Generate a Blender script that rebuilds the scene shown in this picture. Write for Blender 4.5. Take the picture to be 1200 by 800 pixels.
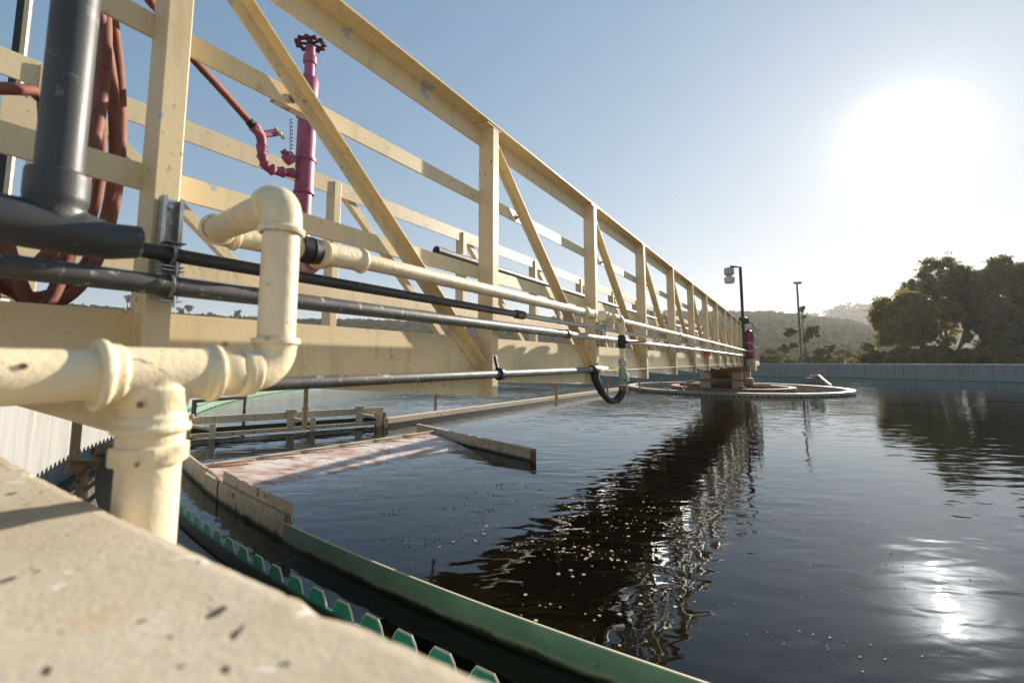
import bpy, bmesh, math, random
import numpy as np
from mathutils import Vector, Matrix, noise
R_ = math.radians
random.seed(7); rng = np.random.default_rng(11)
for o in list(bpy.data.objects): bpy.data.objects.remove(o)
sc = bpy.context.scene
col = sc.collection

# ------------------------------------------------------------------ camera
EYE = 1.0
F = 510.0                                   # focal length in 1/1200ths of the frame width
PITCH = math.atan(F / 5400.0)
cam_d = bpy.data.cameras.new('camera'); cam = bpy.data.objects.new('camera', cam_d); col.objects.link(cam)
cam.location = (0, 0, EYE); cam.rotation_euler = (math.pi / 2 + PITCH, 0, 0)
cam_d.sensor_width = 36; cam_d.lens = F / 1200 * 36
CY = 423 - F * math.tan(PITCH)
cam_d.shift_y = -(400 - CY) / 1200
cam_d.clip_start = 0.02; cam_d.clip_end = 6000
cam_d.dof.use_dof = True; cam_d.dof.focus_distance = 4.0; cam_d.dof.aperture_fstop = 3.5
sc.camera = cam

# ------------------------------------------------------------------ sky and sun
SUN_EL, SUN_AZ = R_(20.9), R_(43.3)          # azimuth to the right of +Y
w = bpy.data.worlds.new('World'); sc.world = w; w.use_nodes = True
nt = w.node_tree; bg = nt.nodes['Background']
sky = nt.nodes.new('ShaderNodeTexSky'); sky.sky_type = 'NISHITA'; sky.sun_disc = False
sky.sun_elevation = SUN_EL; sky.sun_rotation = SUN_AZ
sky.altitude = 50; sky.air_density = 1.0; sky.dust_density = 0.2; sky.ozone_density = 2.2
# soft shoulder, as bright humid air evens the sky out
q1 = nt.nodes.new('ShaderNodeVectorMath'); q1.operation = 'MULTIPLY_ADD'; q1.inputs[1].default_value = (1 / 2.35, 1 / 2.5, 1 / 2.8); q1.inputs[2].default_value = (1, 1, 1)
q2 = nt.nodes.new('ShaderNodeVectorMath'); q2.operation = 'DIVIDE'
q0 = nt.nodes.new('ShaderNodeVectorMath'); q0.operation = 'MULTIPLY'; q0.inputs[1].default_value = (.74, .90, 1.0); nt.links.new(sky.outputs[0], q0.inputs[0])
nt.links.new(q0.outputs[0], q1.inputs[0]); nt.links.new(q0.outputs[0], q2.inputs[0]); nt.links.new(q1.outputs[0], q2.inputs[1])
nt.links.new(q2.outputs[0], bg.inputs[0]); bg.inputs[1].default_value = 0.15
sd_ = bpy.data.lights.new('sun', 'SUN'); sd_.energy = 4.6; sd_.angle = R_(0.55); sd_.color = (1.0, 0.90, 0.76)
sun = bpy.data.objects.new('sun', sd_); col.objects.link(sun)
sdir = Vector((math.sin(SUN_AZ) * math.cos(SUN_EL), math.cos(SUN_AZ) * math.cos(SUN_EL), math.sin(SUN_EL)))
# glare of the air close round the sun
geo = nt.nodes.new('ShaderNodeTexCoord'); dt = nt.nodes.new('ShaderNodeVectorMath'); dt.operation = 'DOT_PRODUCT'; dt.inputs[1].default_value = sdir
nt.links.new(geo.outputs['Generated'], dt.inputs[0])
def wm(op, a, b):
    q = nt.nodes.new('ShaderNodeMath'); q.operation = op
    for i, v in enumerate((a, b)):
        if isinstance(v, (int, float)): q.inputs[i].default_value = v
        else: nt.links.new(v, q.inputs[i])
    return q.outputs[0]
cl = wm('MAXIMUM', dt.outputs['Value'], 0.0)
glow = wm('ADD', wm('ADD', wm('MULTIPLY', wm('POWER', cl, 1100.0), 2.5), wm('MULTIPLY', wm('POWER', cl, 200.0), .12)), wm('MULTIPLY', wm('POWER', cl, 30.0), .03))
bg2 = nt.nodes.new('ShaderNodeBackground'); bg2.inputs[0].default_value = (1, .96, .90, 1); nt.links.new(glow, bg2.inputs[1])
adds = nt.nodes.new('ShaderNodeAddShader'); nt.links.new(bg.outputs[0], adds.inputs[0]); nt.links.new(bg2.outputs[0], adds.inputs[1])
nt.links.new(adds.outputs[0], nt.nodes['World Output'].inputs['Surface'])
sun.rotation_euler = sdir.to_track_quat('Z', 'Y').to_euler(); sun.location = (30, 30, 30)
vs = sc.view_settings
vs.view_transform = 'Standard'; vs.look = 'None'; vs.gamma = 1; vs.use_curve_mapping = False
vs.exposure = 1.22
sc.cycles.max_bounces = 8; sc.cycles.transparent_max_bounces = 12; sc.cycles.volume_bounces = 0
sc.cycles.caustics_reflective = False; sc.cycles.caustics_refractive = False
sc.cycles.sample_clamp_indirect = 6
sc.cycles.volume_step_rate = 10

# ------------------------------------------------------------------ frames of reference
cp, sp = math.cos(PITCH), math.sin(PITCH)
ALPHA = math.atan(325 / F * cp)
U = Vector((math.sin(ALPHA), math.cos(ALPHA), 0)); V = Vector((-math.cos(ALPHA), math.sin(ALPHA), 0))
def B(s, d, z): q = U * s + V * d; return Vector((q.x, q.y, z))      # along the bridge, to its left, height
CEN = Vector((8.6, 15.3, 0)); RC = Vector((7.83, 15.77, 0))                                          # middle of the tank
def ray(x, y):
    X = (x - 600) / F; yc = (CY - y) / F
    return Vector((X, cp - yc * sp, sp + yc * cp))
def onz(x, y, z):
    r = ray(x, y); t = (z - EYE) / r.z; return Vector((0, 0, EYE)) + r * t
def ond(x, y, d):
    r = ray(x, y); t = d / r.dot(V); return Vector((0, 0, EYE)) + r * t
def ong(x, y, depth):
    r = ray(x, y); return Vector((0, 0, EYE)) + r * (depth / r.y)
def CP(Rr, th, z): return Vector((CEN.x + Rr * math.cos(th), CEN.y + Rr * math.sin(th), z))
def RP(Rr, th, z): return Vector((RC.x + Rr * math.cos(th), RC.y + Rr * math.sin(th), z))
def ang(p): return math.atan2(p.y - CEN.y, p.x - CEN.x)

# ------------------------------------------------------------------ materials
class NT:
    def __init__(s, name):
        s.m = bpy.data.materials.new(name); s.m.use_nodes = True; s.t = s.m.node_tree
        s.b = s.t.nodes['Principled BSDF']; s.out = s.t.nodes['Material Output']
        s.co = s.t.nodes.new('ShaderNodeTexCoord').outputs['Object']
        s.h = None
    def n(s, typ, **kw):
        nd = s.t.nodes.new(typ)
        for k, v in kw.items():
            if k in nd.inputs:
                nd.inputs[k].default_value = v
            else: setattr(nd, k, v)
        return nd
    def l(s, a, b): s.t.links.new(a, b)
    def scale(s, v):
        mp = s.n('ShaderNodeMapping'); mp.inputs['Scale'].default_value = v; s.l(s.co, mp.inputs[0]); return mp.outputs[0]
    def noise(s, sc_, det=4, rough=.55, vec=None, dist=0):
        nd = s.n('ShaderNodeTexNoise'); nd.inputs['Scale'].default_value = sc_; nd.inputs['Detail'].default_value = det
        nd.inputs['Roughness'].default_value = rough; nd.inputs['Distortion'].default_value = dist
        s.l(vec if vec is not None else s.co, nd.inputs['Vector']); return nd.outputs['Fac']
    def ramp(s, fac, a, b, lo=0., hi=1.):
        r = s.n('ShaderNodeMapRange'); r.inputs['From Min'].default_value = a; r.inputs['From Max'].default_value = b
        r.inputs['To Min'].default_value = lo; r.inputs['To Max'].default_value = hi; s.l(fac, r.inputs['Value']); return r.outputs[0]
    def mix(s, fac, a, b):
        m = s.n('ShaderNodeMix', data_type='RGBA')
        for i, v in ((0, fac), (6, a), (7, b)):
            if hasattr(v, 'is_output') or isinstance(v, bpy.types.NodeSocket): s.l(v, m.inputs[i])
            elif i: m.inputs[i].default_value = (*v, 1)
            else: m.inputs[i].default_value = v
        return m.outputs[2]
    def math(s, op, a, b=None):
        m = s.n('ShaderNodeMath', operation=op)
        for i, v in enumerate((a, b)):
            if v is None: continue
            if isinstance(v, bpy.types.NodeSocket): s.l(v, m.inputs[i])
            else: m.inputs[i].default_value = v
        return m.outputs[0]
    def bump(s, h, strength=.3, dist=.01):
        bp = s.n('ShaderNodeBump'); bp.inputs['Strength'].default_value = strength; bp.inputs['Distance'].default_value = dist
        s.l(h, bp.inputs['Height']); s.l(bp.outputs[0], s.b.inputs['Normal'])
    def z(s):
        g = s.n('ShaderNodeNewGeometry'); sx = s.n('ShaderNodeSeparateXYZ'); s.l(g.outputs['Position'], sx.inputs[0]); return sx.outputs[2]
    def color(s, c): s.l(c, s.b.inputs['Base Color'])
    def rough(s, v):
        if isinstance(v, bpy.types.NodeSocket): s.l(v, s.b.inputs['Roughness'])
        else: s.b.inputs['Roughness'].default_value = v

def paint(name, c, c2=None, rust=.66, peel=None, rough=.45, bump=.15, stain=.5, algae=False, peelc=(.42, .44, .44), fine=1.):
    m = NT(name)
    c2 = c2 or tuple(v * .78 for v in c)
    base = m.mix(m.ramp(m.noise(1.7 * fine, 5, .6), .35, .7), c, c2)
    sv = m.scale((9, 9, 1.2)); base = m.mix(m.ramp(m.noise(2.5, 4, .6, sv), .52, .75, 0, stain), base, tuple(v * .55 for v in c2))
    if peel: base = m.mix(m.ramp(m.noise(9, 3, .5), peel, peel + .01), base, peelc)
    if rust:
        spots = m.ramp(m.noise(38 * fine, 3, .6), rust, rust + .05)
        big = m.ramp(m.noise(1.3, 3, .5), .45, .6)
        base = m.mix(m.math('MULTIPLY', spots, big), base, (.20, .075, .025))
        base = m.mix(m.math('MULTIPLY', m.ramp(m.noise(14 * fine, 3, .6), rust - .02, rust + .1, 0, .7), big), base, (.42, .22, .08))
    if algae:
        zz = m.math('ADD', m.z(), m.math('MULTIPLY', m.noise(14, 4, .6), .05))
        base = m.mix(m.ramp(zz, .035, .062, 1, 0), base, (.022, .035, .012))
    m.color(base); m.rough(m.ramp(m.noise(6, 3), .3, .7, rough - .08, rough + .15))
    m.bump(m.noise(90 * fine, 5, .6), bump, .003)
    return m.m

def simple(name, c, rough=.5, metal=0, var=.15, sc_=8, bump=.1, bsc=60, bd=.003, c2=None, dark=None):
    m = NT(name); c2 = c2 or tuple(v * (1 - var) for v in c)
    base = m.mix(m.ramp(m.noise(sc_, 5, .6), .35, .65), c, c2)
    if dark: base = m.mix(m.ramp(m.noise(sc_ * 4, 4, .6), .6, .68), base, dark)
    m.color(base); m.rough(m.ramp(m.noise(sc_ * 1.7, 3), .3, .7, max(.02, rough - .07), rough + .1))
    m.b.inputs['Metallic'].default_value = metal
    m.bump(m.noise(bsc, 5, .6), bump, bd)
    return m.m

M = {}
M['cream'] = paint('cream_paint', (.74, .60, .365), (.68, .54, .31), rust=.65, stain=.4, peel=.70)
M['creamfar'] = paint('cream_paint_far_truss', (.72, .60, .38), (.62, .50, .31), rust=.66, stain=.35, peel=.655, peelc=(.50, .50, .48))
M['pvc'] = paint('cream_painted_pvc', (.82, .70, .48), (.76, .61, .38), rust=.67, peel=.66, rough=.40, bump=.5, stain=.4, peelc=(.52, .56, .60))
M['chalk'] = paint('weathered_cream_board', (.62, .52, .37), (.48, .38, .25), fine=.4, rust=.60, stain=.6, algae=True, rough=.6)
M['rusty'] = paint('rusty_steel', (.30, .20, .13), (.16, .09, .05), rust=.45, stain=.8, rough=.75, bump=.5)
M['rustcream'] = paint('rust_streaked_cream', (.64, .53, .38), (.52, .41, .28), fine=.5, rust=.60, stain=.6, rough=.6)
M['conduit'] = simple('galvanised_conduit', (.11, .105, .10), .5, .1, .3, 10, .25, 70, .002, dark=(.38, .37, .33))
M['darkpipe'] = simple('black_conduit', (.045, .043, .042), .45, .1, .3, 10, .2, 70, .002, dark=(.10, .095, .08))
M['greypvc'] = simple('dark_grey_pvc', (.05, .052, .055), .46, 0, .25, 6, .25, 140, .0012, dark=(.14, .14, .14))
M['ltconduit'] = simple('weathered_pale_conduit', (.46, .42, .36), .42, .2, .3, 8, .2, 70, .002)
M['steel'] = simple('galvanised_steel', (.42, .42, .41), .38, .85, .25, 25, .2, 90, .002)
M['hose'] = simple('red_rubber_hose', (.25, .085, .05), .68, 0, .35, 5, .3, 60, .003, dark=(.13, .045, .03))
M['black'] = simple('black_rubber', (.018, .018, .018), .55, 0, .3, 10, .3, 60, .004)
M['purple'] = simple('purple_pipe_paint', (.42, .11, .21), .45, 0, .3, 7, .3, 60, .003, dark=(.22, .05, .10))
M['purplerust'] = simple('flaking_purple_paint', (.40, .11, .20), .6, 0, .4, 22, .8, 60, .006, dark=(.40, .30, .18))
M['wheelpaint'] = simple('dark_maroon_paint', (.09, .018, .03), .45, 0, .3, 20, .5, 60, .004)
M['redlever'] = simple('red_lever_grip', (.45, .10, .04), .5)
M['greenvalve'] = simple('pale_green_paint', (.30, .40, .32), .5, 0, .3, 20, .3)
M['concrete'] = simple('grey_concrete', (.30, .31, .31), .85, 0, .3, 1.3, .4, 30, .01, dark=(.22, .23, .23))
M['apron'] = simple('pale_bounce_apron', (.46, .42, .35), .85, 0, .25, .8, .3, 30, .01)
M['glassw'] = simple('white_glass_lens', (.75, .74, .70), .25)
M['lampgrey'] = simple('grey_lamp_housing', (.5, .48, .45), .5)
M['poleblack'] = simple('dark_pole_paint', (.035, .032, .03), .5)
M['polebrown'] = simple('brown_pole_paint', (.09, .075, .065), .6)
M['red'] = simple('red_enamel', (.30, .03, .04), .45)
M['white'] = simple('white_coating', (.62, .60, .55), .6, 0, .2, 6)
M['housewall'] = simple('pale_render', (.60, .53, .42), .8)
M['rooftile'] = simple('brown_roof', (.16, .11, .08), .8)
M['bark'] = simple('grey_brown_bark', (.16, .125, .09), .9, 0, .4, 3, .8, 15, .03)

# worn concrete parapet, painted once
m = NT('worn_painted_parapet')
c = m.mix(m.ramp(m.noise(5, 6, .6), .35, .68), (.52, .445, .33), (.42, .355, .25))
c = m.mix(m.ramp(m.noise(45, 6, .6), .54, .72, 0, .3), c, (.36, .30, .21))
c = m.mix(m.ramp(m.noise(3, 5, .65), .55, .7, 0, .5), c, (.60, .54, .43))
c = m.mix(m.ramp(m.noise(26, 1.0, .4, m.scale((1, 1.5, 1))), .715, .74), c, (.62, .58, .50))
pit = m.math('MAXIMUM', m.ramp(m.noise(31, 1.0, .4, m.scale((1.3, .9, 1))), .725, .76), m.ramp(m.noise(75, 1.5, .4), .72, .75))
c = m.mix(pit, c, (.05, .043, .038))
c = m.mix(m.ramp(m.noise(9, 4, .7), .58, .72, 0, .5), c, (.46, .27, .13))
m.color(c); m.rough(.8)
h = m.math('ADD', m.noise(110, 6, .7), m.math('MULTIPLY', pit, -1.5)); m.bump(h, .45, .003)
M['parapet'] = m.m

# sun-bleached inner wall with vertical board marks
m = NT('board_marked_concrete')
g = m.n('ShaderNodeNewGeometry'); vv = m.n('ShaderNodeVectorMath', operation='SUBTRACT'); vv.inputs[1].default_value = CEN
m.l(g.outputs['Position'], vv.inputs[0]); sx = m.n('ShaderNodeSeparateXYZ'); m.l(vv.outputs[0], sx.inputs[0])
at = m.math('ARCTAN2', sx.outputs[1], sx.outputs[0]); cb = m.n('ShaderNodeCombineXYZ'); m.l(m.math('MULTIPLY', at, 17.35), cb.inputs[0]); m.l(m.math('MULTIPLY', sx.outputs[2], .12), cb.inputs[2])
c = m.mix(m.ramp(m.noise(2.2, 6, .65, cb.outputs[0]), .3, .7), (.33, .325, .305), (.25, .25, .245))
c = m.mix(m.ramp(m.noise(9, 4, .6, cb.outputs[0]), .50, .68, 0, .75), c, (.20, .195, .18))
jt = m.ramp(m.math('PINGPONG', m.math('MULTIPLY', at, 17.35), 1.8), 0, .035, 1, 0)
c = m.mix(m.math('MULTIPLY', jt, .6), c, (.12, .12, .12))
m.color(c); m.rough(.85); m.bump(m.noise(30, 6, .65), .4, .01)
M['wall'] = m.m

# green fibreglass baffle, bare paler rim
m = NT('green_fibreglass')
zz = m.math('ADD', m.z(), m.math('MULTIPLY', m.noise(9, 5, .65), .05))
c = m.mix(m.ramp(m.noise(4, 5), .35, .65), (.20, .33, .25), (.14, .25, .18))
c = m.mix(m.ramp(m.noise(30, 4, .6), .62, .7, 0, .6), c, (.05, .10, .06))
c = m.mix(m.ramp(zz, .052, .064, 1, 0), c, (.30, .31, .22)); c = m.mix(m.ramp(zz, .034, .05, 1, 0), c, (.02, .03, .012))
c = m.mix(m.ramp(m.z(), .103, .106), c, (.62, .56, .42))
m.color(c); m.rough(.42); m.bump(m.noise(60, 4), .2, .004)
M['green'] = m.m
m = NT('green_weir_fibreglass')
c = m.mix(m.ramp(m.noise(14, 4), .4, .65), (.035, .33, .21), (.03, .22, .14)); c = m.mix(m.ramp(m.z(), .008, .028, 1, 0), c, (.02, .028, .015))
m.color(c); m.rough(.35)
M['weirgreen'] = m.m
M['weiredge'] = simple('pale_weir_edge', (.55, .60, .45), .5)

# scum beach: brown stains, with sunlit bands painted in as pale and orange streaks
m = NT('stained_sunstreak_beach')
c = m.mix(m.ramp(m.noise(1.6, 5, .6, m.scale((1, 2.2, 1)), 1.0), .38, .68), (.72, .66, .60), (.48, .29, .20))
c = m.mix(m.ramp(m.noise(3.1, 5, .65, m.scale((1, 2.5, 1)), .8), .50, .62, 0, .9), c, (.36, .17, .09))
c = m.mix(m.ramp(m.noise(12, 5, .7), .52, .66, 0, .7), c, (.15, .13, .11))
m.color(c); m.rough(.45); m.bump(m.noise(20, 4), .2, .01)
M['beach'] = m.m

# water: Fresnel mirror over a dark clear body
def water_mat(name, rscale=1., rs=1., absorb=(.10, .085, .06), dens=9.):
    m = NT(name); t = m.t; t.nodes.remove(m.b)
    g = m.n('ShaderNodeNewGeometry').outputs['Position']
    def sc2(v, rot=0):
        mp = m.n('ShaderNodeMapping'); mp.inputs['Scale'].default_value = v; mp.inputs['Rotation'].default_value = (0, 0, rot); m.l(g, mp.inputs[0]); return mp.outputs[0]
    # ripples lengthen across the view; patches of calm between them
    n1 = m.noise(4.4 * rscale, 1.0, .4, sc2((.62, 1.5, 1), R_(-14)), .5)
    n2 = m.noise(8.5 * rscale, 2, .5, sc2((.7, 1.35, 1), R_(24)), .4)
    n3 = m.noise(.9 * rscale, 2, .5, sc2((.7, 1.3, 1), R_(10)))
    patch = m.ramp(m.noise(.35, 2, .5, g), .36, .62, .35, 1.)
    h = m.math('ADD', m.math('MULTIPLY', n3, 1.1), m.math('ADD', n1, m.math('MULTIPLY', n2, .30)))
    h = m.math('MULTIPLY', h, patch)
    bp = m.n('ShaderNodeBump'); bp.inputs['Strength'].default_value = 1.0; bp.inputs['Distance'].default_value = .0072 * rs
    m.l(h, bp.inputs['Height'])
    gl = m.n('ShaderNodeBsdfGlossy'); gl.inputs[0].default_value = (.88, .95, 1, 1); gl.inputs['Roughness'].default_value = .012; m.l(bp.outputs[0], gl.inputs['Normal'])
    tt = m.n('ShaderNodeBsdfTransparent'); df = m.n('ShaderNodeBsdfDiffuse'); df.inputs[0].default_value = (.085, .062, .036, 1)
    tr = m.n('ShaderNodeMixShader'); tr.inputs[0].default_value = .05; m.l(tt.outputs[0], tr.inputs[1]); m.l(df.outputs[0], tr.inputs[2])
    fr = m.n('ShaderNodeFresnel'); fr.inputs['IOR'].default_value = 1.47; m.l(bp.outputs[0], fr.inputs['Normal'])
    mx = m.n('ShaderNodeMixShader'); m.l(fr.outputs[0], mx.inputs[0]); m.l(tr.outputs[0], mx.inputs[1]); m.l(gl.outputs[0], mx.inputs[2])
    m.l(mx.outputs[0], m.out.inputs['Surface'])
    ab = m.n('ShaderNodeVolumeAbsorption'); ab.inputs['Color'].default_value = (*[1 - v * 0 - .55 + v * 3 for v in absorb], 1); ab.inputs['Density'].default_value = dens
    m.l(ab.outputs[0], m.out.inputs['Volume'])
    return m.m
M['water'] = water_mat('tank_water')
M['mud'] = simple('dark_tank_floor', (.035, .035, .03), .9)
M['foam'] = simple('scum_foam', (.46, .37, .27), .8, 0, .3, 30)
M['ground'] = simple('dry_grass_ground', (.15, .125, .07), .95, 0, .5, .15, .5, 2, .1, c2=(.07, .075, .035))
m = NT('scrub_hillside')
c = m.mix(m.ramp(m.noise(.012, 6, .6), .38, .62), (.035, .042, .018), (.075, .062, .035))
c = m.mix(m.ramp(m.noise(.12, 5, .7), .45, .62), c, (.02, .026, .012))
m.color(c); m.rough(1); m.b.inputs['Specular IOR Level'].default_value = 0; m.bump(m.noise(.25, 5, .7), .6, 2.)
M['hill'] = m.m
M['ground'].node_tree.nodes['Principled BSDF'].inputs['Specular IOR Level'].default_value = 0
def leafmat(name, c1, c2, tr=.45):
    m = NT(name); m.t.nodes.remove(m.b)
    oi = m.n('ShaderNodeNewGeometry')
    r = m.mix(m.ramp(m.noise(.55, 3, .6), .40, .62), c1, c2)
    r2 = m.mix(m.math('MULTIPLY', oi.outputs['Random Per Island'], .6), r, tuple(v * 1.8 for v in c2))
    df = m.n('ShaderNodeBsdfDiffuse'); tl = m.n('ShaderNodeBsdfTranslucent'); mx = m.n('ShaderNodeMixShader'); mx.inputs[0].default_value = tr
    m.l(r2, df.inputs[0]); m.l(r2, tl.inputs[0]); m.l(df.outputs[0], mx.inputs[1]); m.l(tl.outputs[0], mx.inputs[2]); m.l(mx.outputs[0], m.out.inputs['Surface'])
    return m.m
M['leaf'] = leafmat('broad_leaves', (.07, .085, .025), (.26, .205, .06), .6)
M['leafd'] = leafmat('dark_leaves', (.055, .065, .022), (.17, .145, .048), .5)
M['pine'] = leafmat('pine_needles', (.10, .13, .04), (.17, .19, .07), .5)
M['olive'] = leafmat('olive_scrub', (.09, .095, .03), (.15, .13, .05), .35)
M['scrub'] = leafmat('hill_scrub', (.035, .04, .016), (.06, .058, .026), .25)

# ------------------------------------------------------------------ mesh builder
class MB:
    def __init__(s): s.v = []; s.f = []; s.sm = []; s.mi = []
    def add(s, vs_, fs, smooth=False, mi=0):
        o = len(s.v); s.v += [Vector(q) for q in vs_]
        for f in fs: s.f.append([i + o for i in f]); s.sm.append(smooth); s.mi.append(mi)
        return s
    def ext(s, prof, p0, p1, up=Vector((0, 0, 1)), mi=0):            # closed 2-D profile (side, up) swept straight
        ax = (p1 - p0).normalized(); sd = ax.cross(up).normalized(); upp = sd.cross(ax).normalized(); n = len(prof)
        vv_ = [p + sd * a + upp * b for p in (p0, p1) for a, b in prof]
        fs = [[i, (i + 1) % n, n + (i + 1) % n, n + i] for i in range(n)] + [list(range(n))[::-1], list(range(n, 2 * n))]
        return s.add(vv_, fs, False, mi)
    def bar(s, p0, p1, w_, h_, up=Vector((0, 0, 1)), mi=0):
        return s.ext([(-w_ / 2, -h_ / 2), (w_ / 2, -h_ / 2), (w_ / 2, h_ / 2), (-w_ / 2, h_ / 2)], p0, p1, up, mi)
    def box(s, c_, dx, dy, dz, ax=None, mi=0):                        # ax: direction of dx in plan
        ax = (ax or Vector((1, 0, 0))).normalized()
        return s.ext([(-dy / 2, -dz / 2), (dy / 2, -dz / 2), (dy / 2, dz / 2), (-dy / 2, dz / 2)], c_ - ax * dx / 2, c_ + ax * dx / 2, mi=mi)
    def tube(s, pts, r, seg=20, cap=True, mi=0, closed=False):
        pts = [Vector(p) for p in pts]; n = len(pts); rr = r if isinstance(r, (list, tuple)) else [r] * n
        T = []
        for i in range(n):
            a = pts[(i - 1) % n] if closed else pts[max(0, i - 1)]; b = pts[(i + 1) % n] if closed else pts[min(n - 1, i + 1)]
            t = b - a
            T.append(t.normalized() if t.length > 1e-9 else (T[-1] if T else Vector((0, 0, 1))))
        ref = Vector((0, 0, 1)) if abs(T[0].z) < .9 else Vector((1, 0, 0))
        nn = T[0].cross(ref).normalized(); vv_ = []
        for i in range(n):
            nn = (nn - T[i] * nn.dot(T[i])).normalized(); bb = T[i].cross(nn)
            vv_ += [pts[i] + (nn * math.cos(2 * math.pi * k / seg) + bb * math.sin(2 * math.pi * k / seg)) * rr[i] for k in range(seg)]
        m_ = n if closed else n - 1
        fs = [[i * seg + k, i * seg + (k + 1) % seg, ((i + 1) % n) * seg + (k + 1) % seg, ((i + 1) % n) * seg + k] for i in range(m_) for k in range(seg)]
        s.add(vv_, fs, True, mi)
        if cap and not closed:
            o = len(s.v) - n * seg
            s.f.append([o + k for k in range(seg)][::-1]); s.f.append([o + (n - 1) * seg + k for k in range(seg)]); s.sm += [False, False]; s.mi += [mi, mi]
        return s
    def lathe(s, p, ax, prof, seg=28, mi=0):                          # prof: (distance along ax, radius), sharp corners doubled
        ax = Vector(ax).normalized(); pts = []; rr = []
        for a, r in prof: pts.append(Vector(p) + ax * a); rr.append(r)
        ref = Vector((0, 0, 1)) if abs(ax.z) < .9 else Vector((1, 0, 0)); nn = ax.cross(ref).normalized(); bb = ax.cross(nn)
        vv_ = [pts[i] + (nn * math.cos(2 * math.pi * k / seg) + bb * math.sin(2 * math.pi * k / seg)) * rr[i] for i in range(len(pts)) for k in range(seg)]
        fs = [[i * seg + k, i * seg + (k + 1) % seg, (i + 1) * seg + (k + 1) % seg, (i + 1) * seg + k] for i in range(len(pts) - 1) for k in range(seg)]
        s.add(vv_, fs, True, mi)
        o = len(s.v) - len(pts) * seg
        s.f.append([o + k for k in range(seg)][::-1]); s.f.append([o + (len(pts) - 1) * seg + k for k in range(seg)]); s.sm += [False, False]; s.mi += [mi, mi]
        return s
    def ring(s, r0, r1, z0, z1, a0=0, a1=2 * math.pi, n=360, c=None, mi=0):
        c = CEN if c is None else c; full = abs(a1 - a0 - 2 * math.pi) < 1e-6; vv_ = []
        k = n if full else n + 1
        for i in range(k):
            a = a0 + (a1 - a0) * i / n
            for rr, zz_ in ((r0, z0), (r1, z0), (r1, z1), (r0, z1)): vv_.append((c.x + rr * math.cos(a), c.y + rr * math.sin(a), zz_))
        fs = [[i * 4 + j, ((i + 1) % k) * 4 + j, ((i + 1) % k) * 4 + (j + 1) % 4, i * 4 + (j + 1) % 4] for i in range(n) for j in range(4)]
        if not full: fs += [[0, 1, 2, 3], [(k - 1) * 4 + j for j in (3, 2, 1, 0)]]
        return s.add(vv_, fs, False, mi)
    def build(s, name, mat, parent=None, bevel=0):
        me = bpy.data.meshes.new(name); off = parent_off(parent)
        me.from_pydata([tuple(q - off) for q in s.v], [], s.f); me.polygons.foreach_set('use_smooth', s.sm)
        mats = mat if isinstance(mat, (list, tuple)) else [mat]
        for q in mats: me.materials.append(q)
        me.polygons.foreach_set('material_index', s.mi); me.update()
        bmm = bmesh.new(); bmm.from_mesh(me); bmesh.ops.recalc_face_normals(bmm, faces=bmm.faces[:]); bmm.to_mesh(me); bmm.free()
        o = bpy.data.objects.new(name, me); col.objects.link(o)
        if parent is not None: o.parent = parent
        if any(s.sm):
            try: me.set_sharp_from_angle(angle=R_(40))
            except Exception: pass
        if bevel:
            b = o.modifiers.new('edge', 'BEVEL'); b.width = bevel; b.segments = 2; b.limit_method = 'ANGLE'; b.angle_limit = R_(40)
        return o
def parent_off(p):
    o = Vector((0, 0, 0))
    while p is not None: o += p.location; p = p.parent
    return o
def npmesh(name, verts, quads, mat, parent=None):
    me = bpy.data.meshes.new(name); off = parent_off(parent)
    me.vertices.add(len(verts)); me.vertices.foreach_set('co', (verts - np.array(off)).astype(np.float32).ravel())
    me.loops.add(quads.size); me.loops.foreach_set('vertex_index', quads.astype(np.int32).ravel())
    me.polygons.add(len(quads)); me.polygons.foreach_set('loop_start', np.arange(0, quads.size, quads.shape[1], dtype=np.int32))
    me.update(calc_edges=True); me.materials.append(mat)
    o = bpy.data.objects.new(name, me); col.objects.link(o)
    if parent is not None: o.parent = parent
    return o
def tag(o, label=None, cat=None, group=None, kind=None):
    if label: o['label'] = label
    if cat: o['category'] = cat
    if group: o['group'] = group
    if kind: o['kind'] = kind
    return o
def thing(name, label, cat, loc, group=None):
    o = bpy.data.objects.new(name, None); o.empty_display_size = .1; col.objects.link(o); o.location = loc
    return tag(o, label, cat, group)
def arc(p, d_in, d_out, rb, n=10):                                   # points of a bend at corner p
    d_in = d_in.normalized(); d_out = d_out.normalized(); a = p - d_in * rb; c_ = a + d_out * rb; th = math.acos(max(-1, min(1, d_in.dot(d_out))))
    pts = []
    t_ = rb * math.tan(th / 2); a = p - d_in * t_; nrm = (d_out - d_in * d_in.dot(d_out)).normalized(); cc = a + nrm * rb
    for i in range(n + 1):
        q = th * i / n; pts.append(cc - nrm * rb * math.cos(q) + d_in * rb * math.sin(q))
    return pts
def hub(mb, p, ax, r, L, lip=.004):                                   # socket of a fitting, p at its mouth, ax into the fitting
    mb.lathe(p, ax, [(0, r * .9), (0, r + lip * .6), (.002, r + lip), (.008, r + lip), (.011, r), (L, r * .99)])
def elbow(name, p, d_in, d_out, r, mat, parent, rb=None, L=.022):
    rb = rb or r * 1.25; mb = MB(); pts = arc(p, d_in, d_out, rb); a, b = pts[0], pts[-1]; di, do = d_in.normalized(), d_out.normalized()
    mb.tube([a - di * L] + pts + [b + do * L], r, 24)
    hub(mb, a - di * L, di, r * 1.03, .014); hub(mb, b + do * L, -do, r * 1.03, .014)
    return mb.build(name, mat, parent)
def pipe(name, p0, p1, r, mat, parent, seg=24): return MB().tube([p0, p1], r, seg).build(name, mat, parent)

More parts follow.
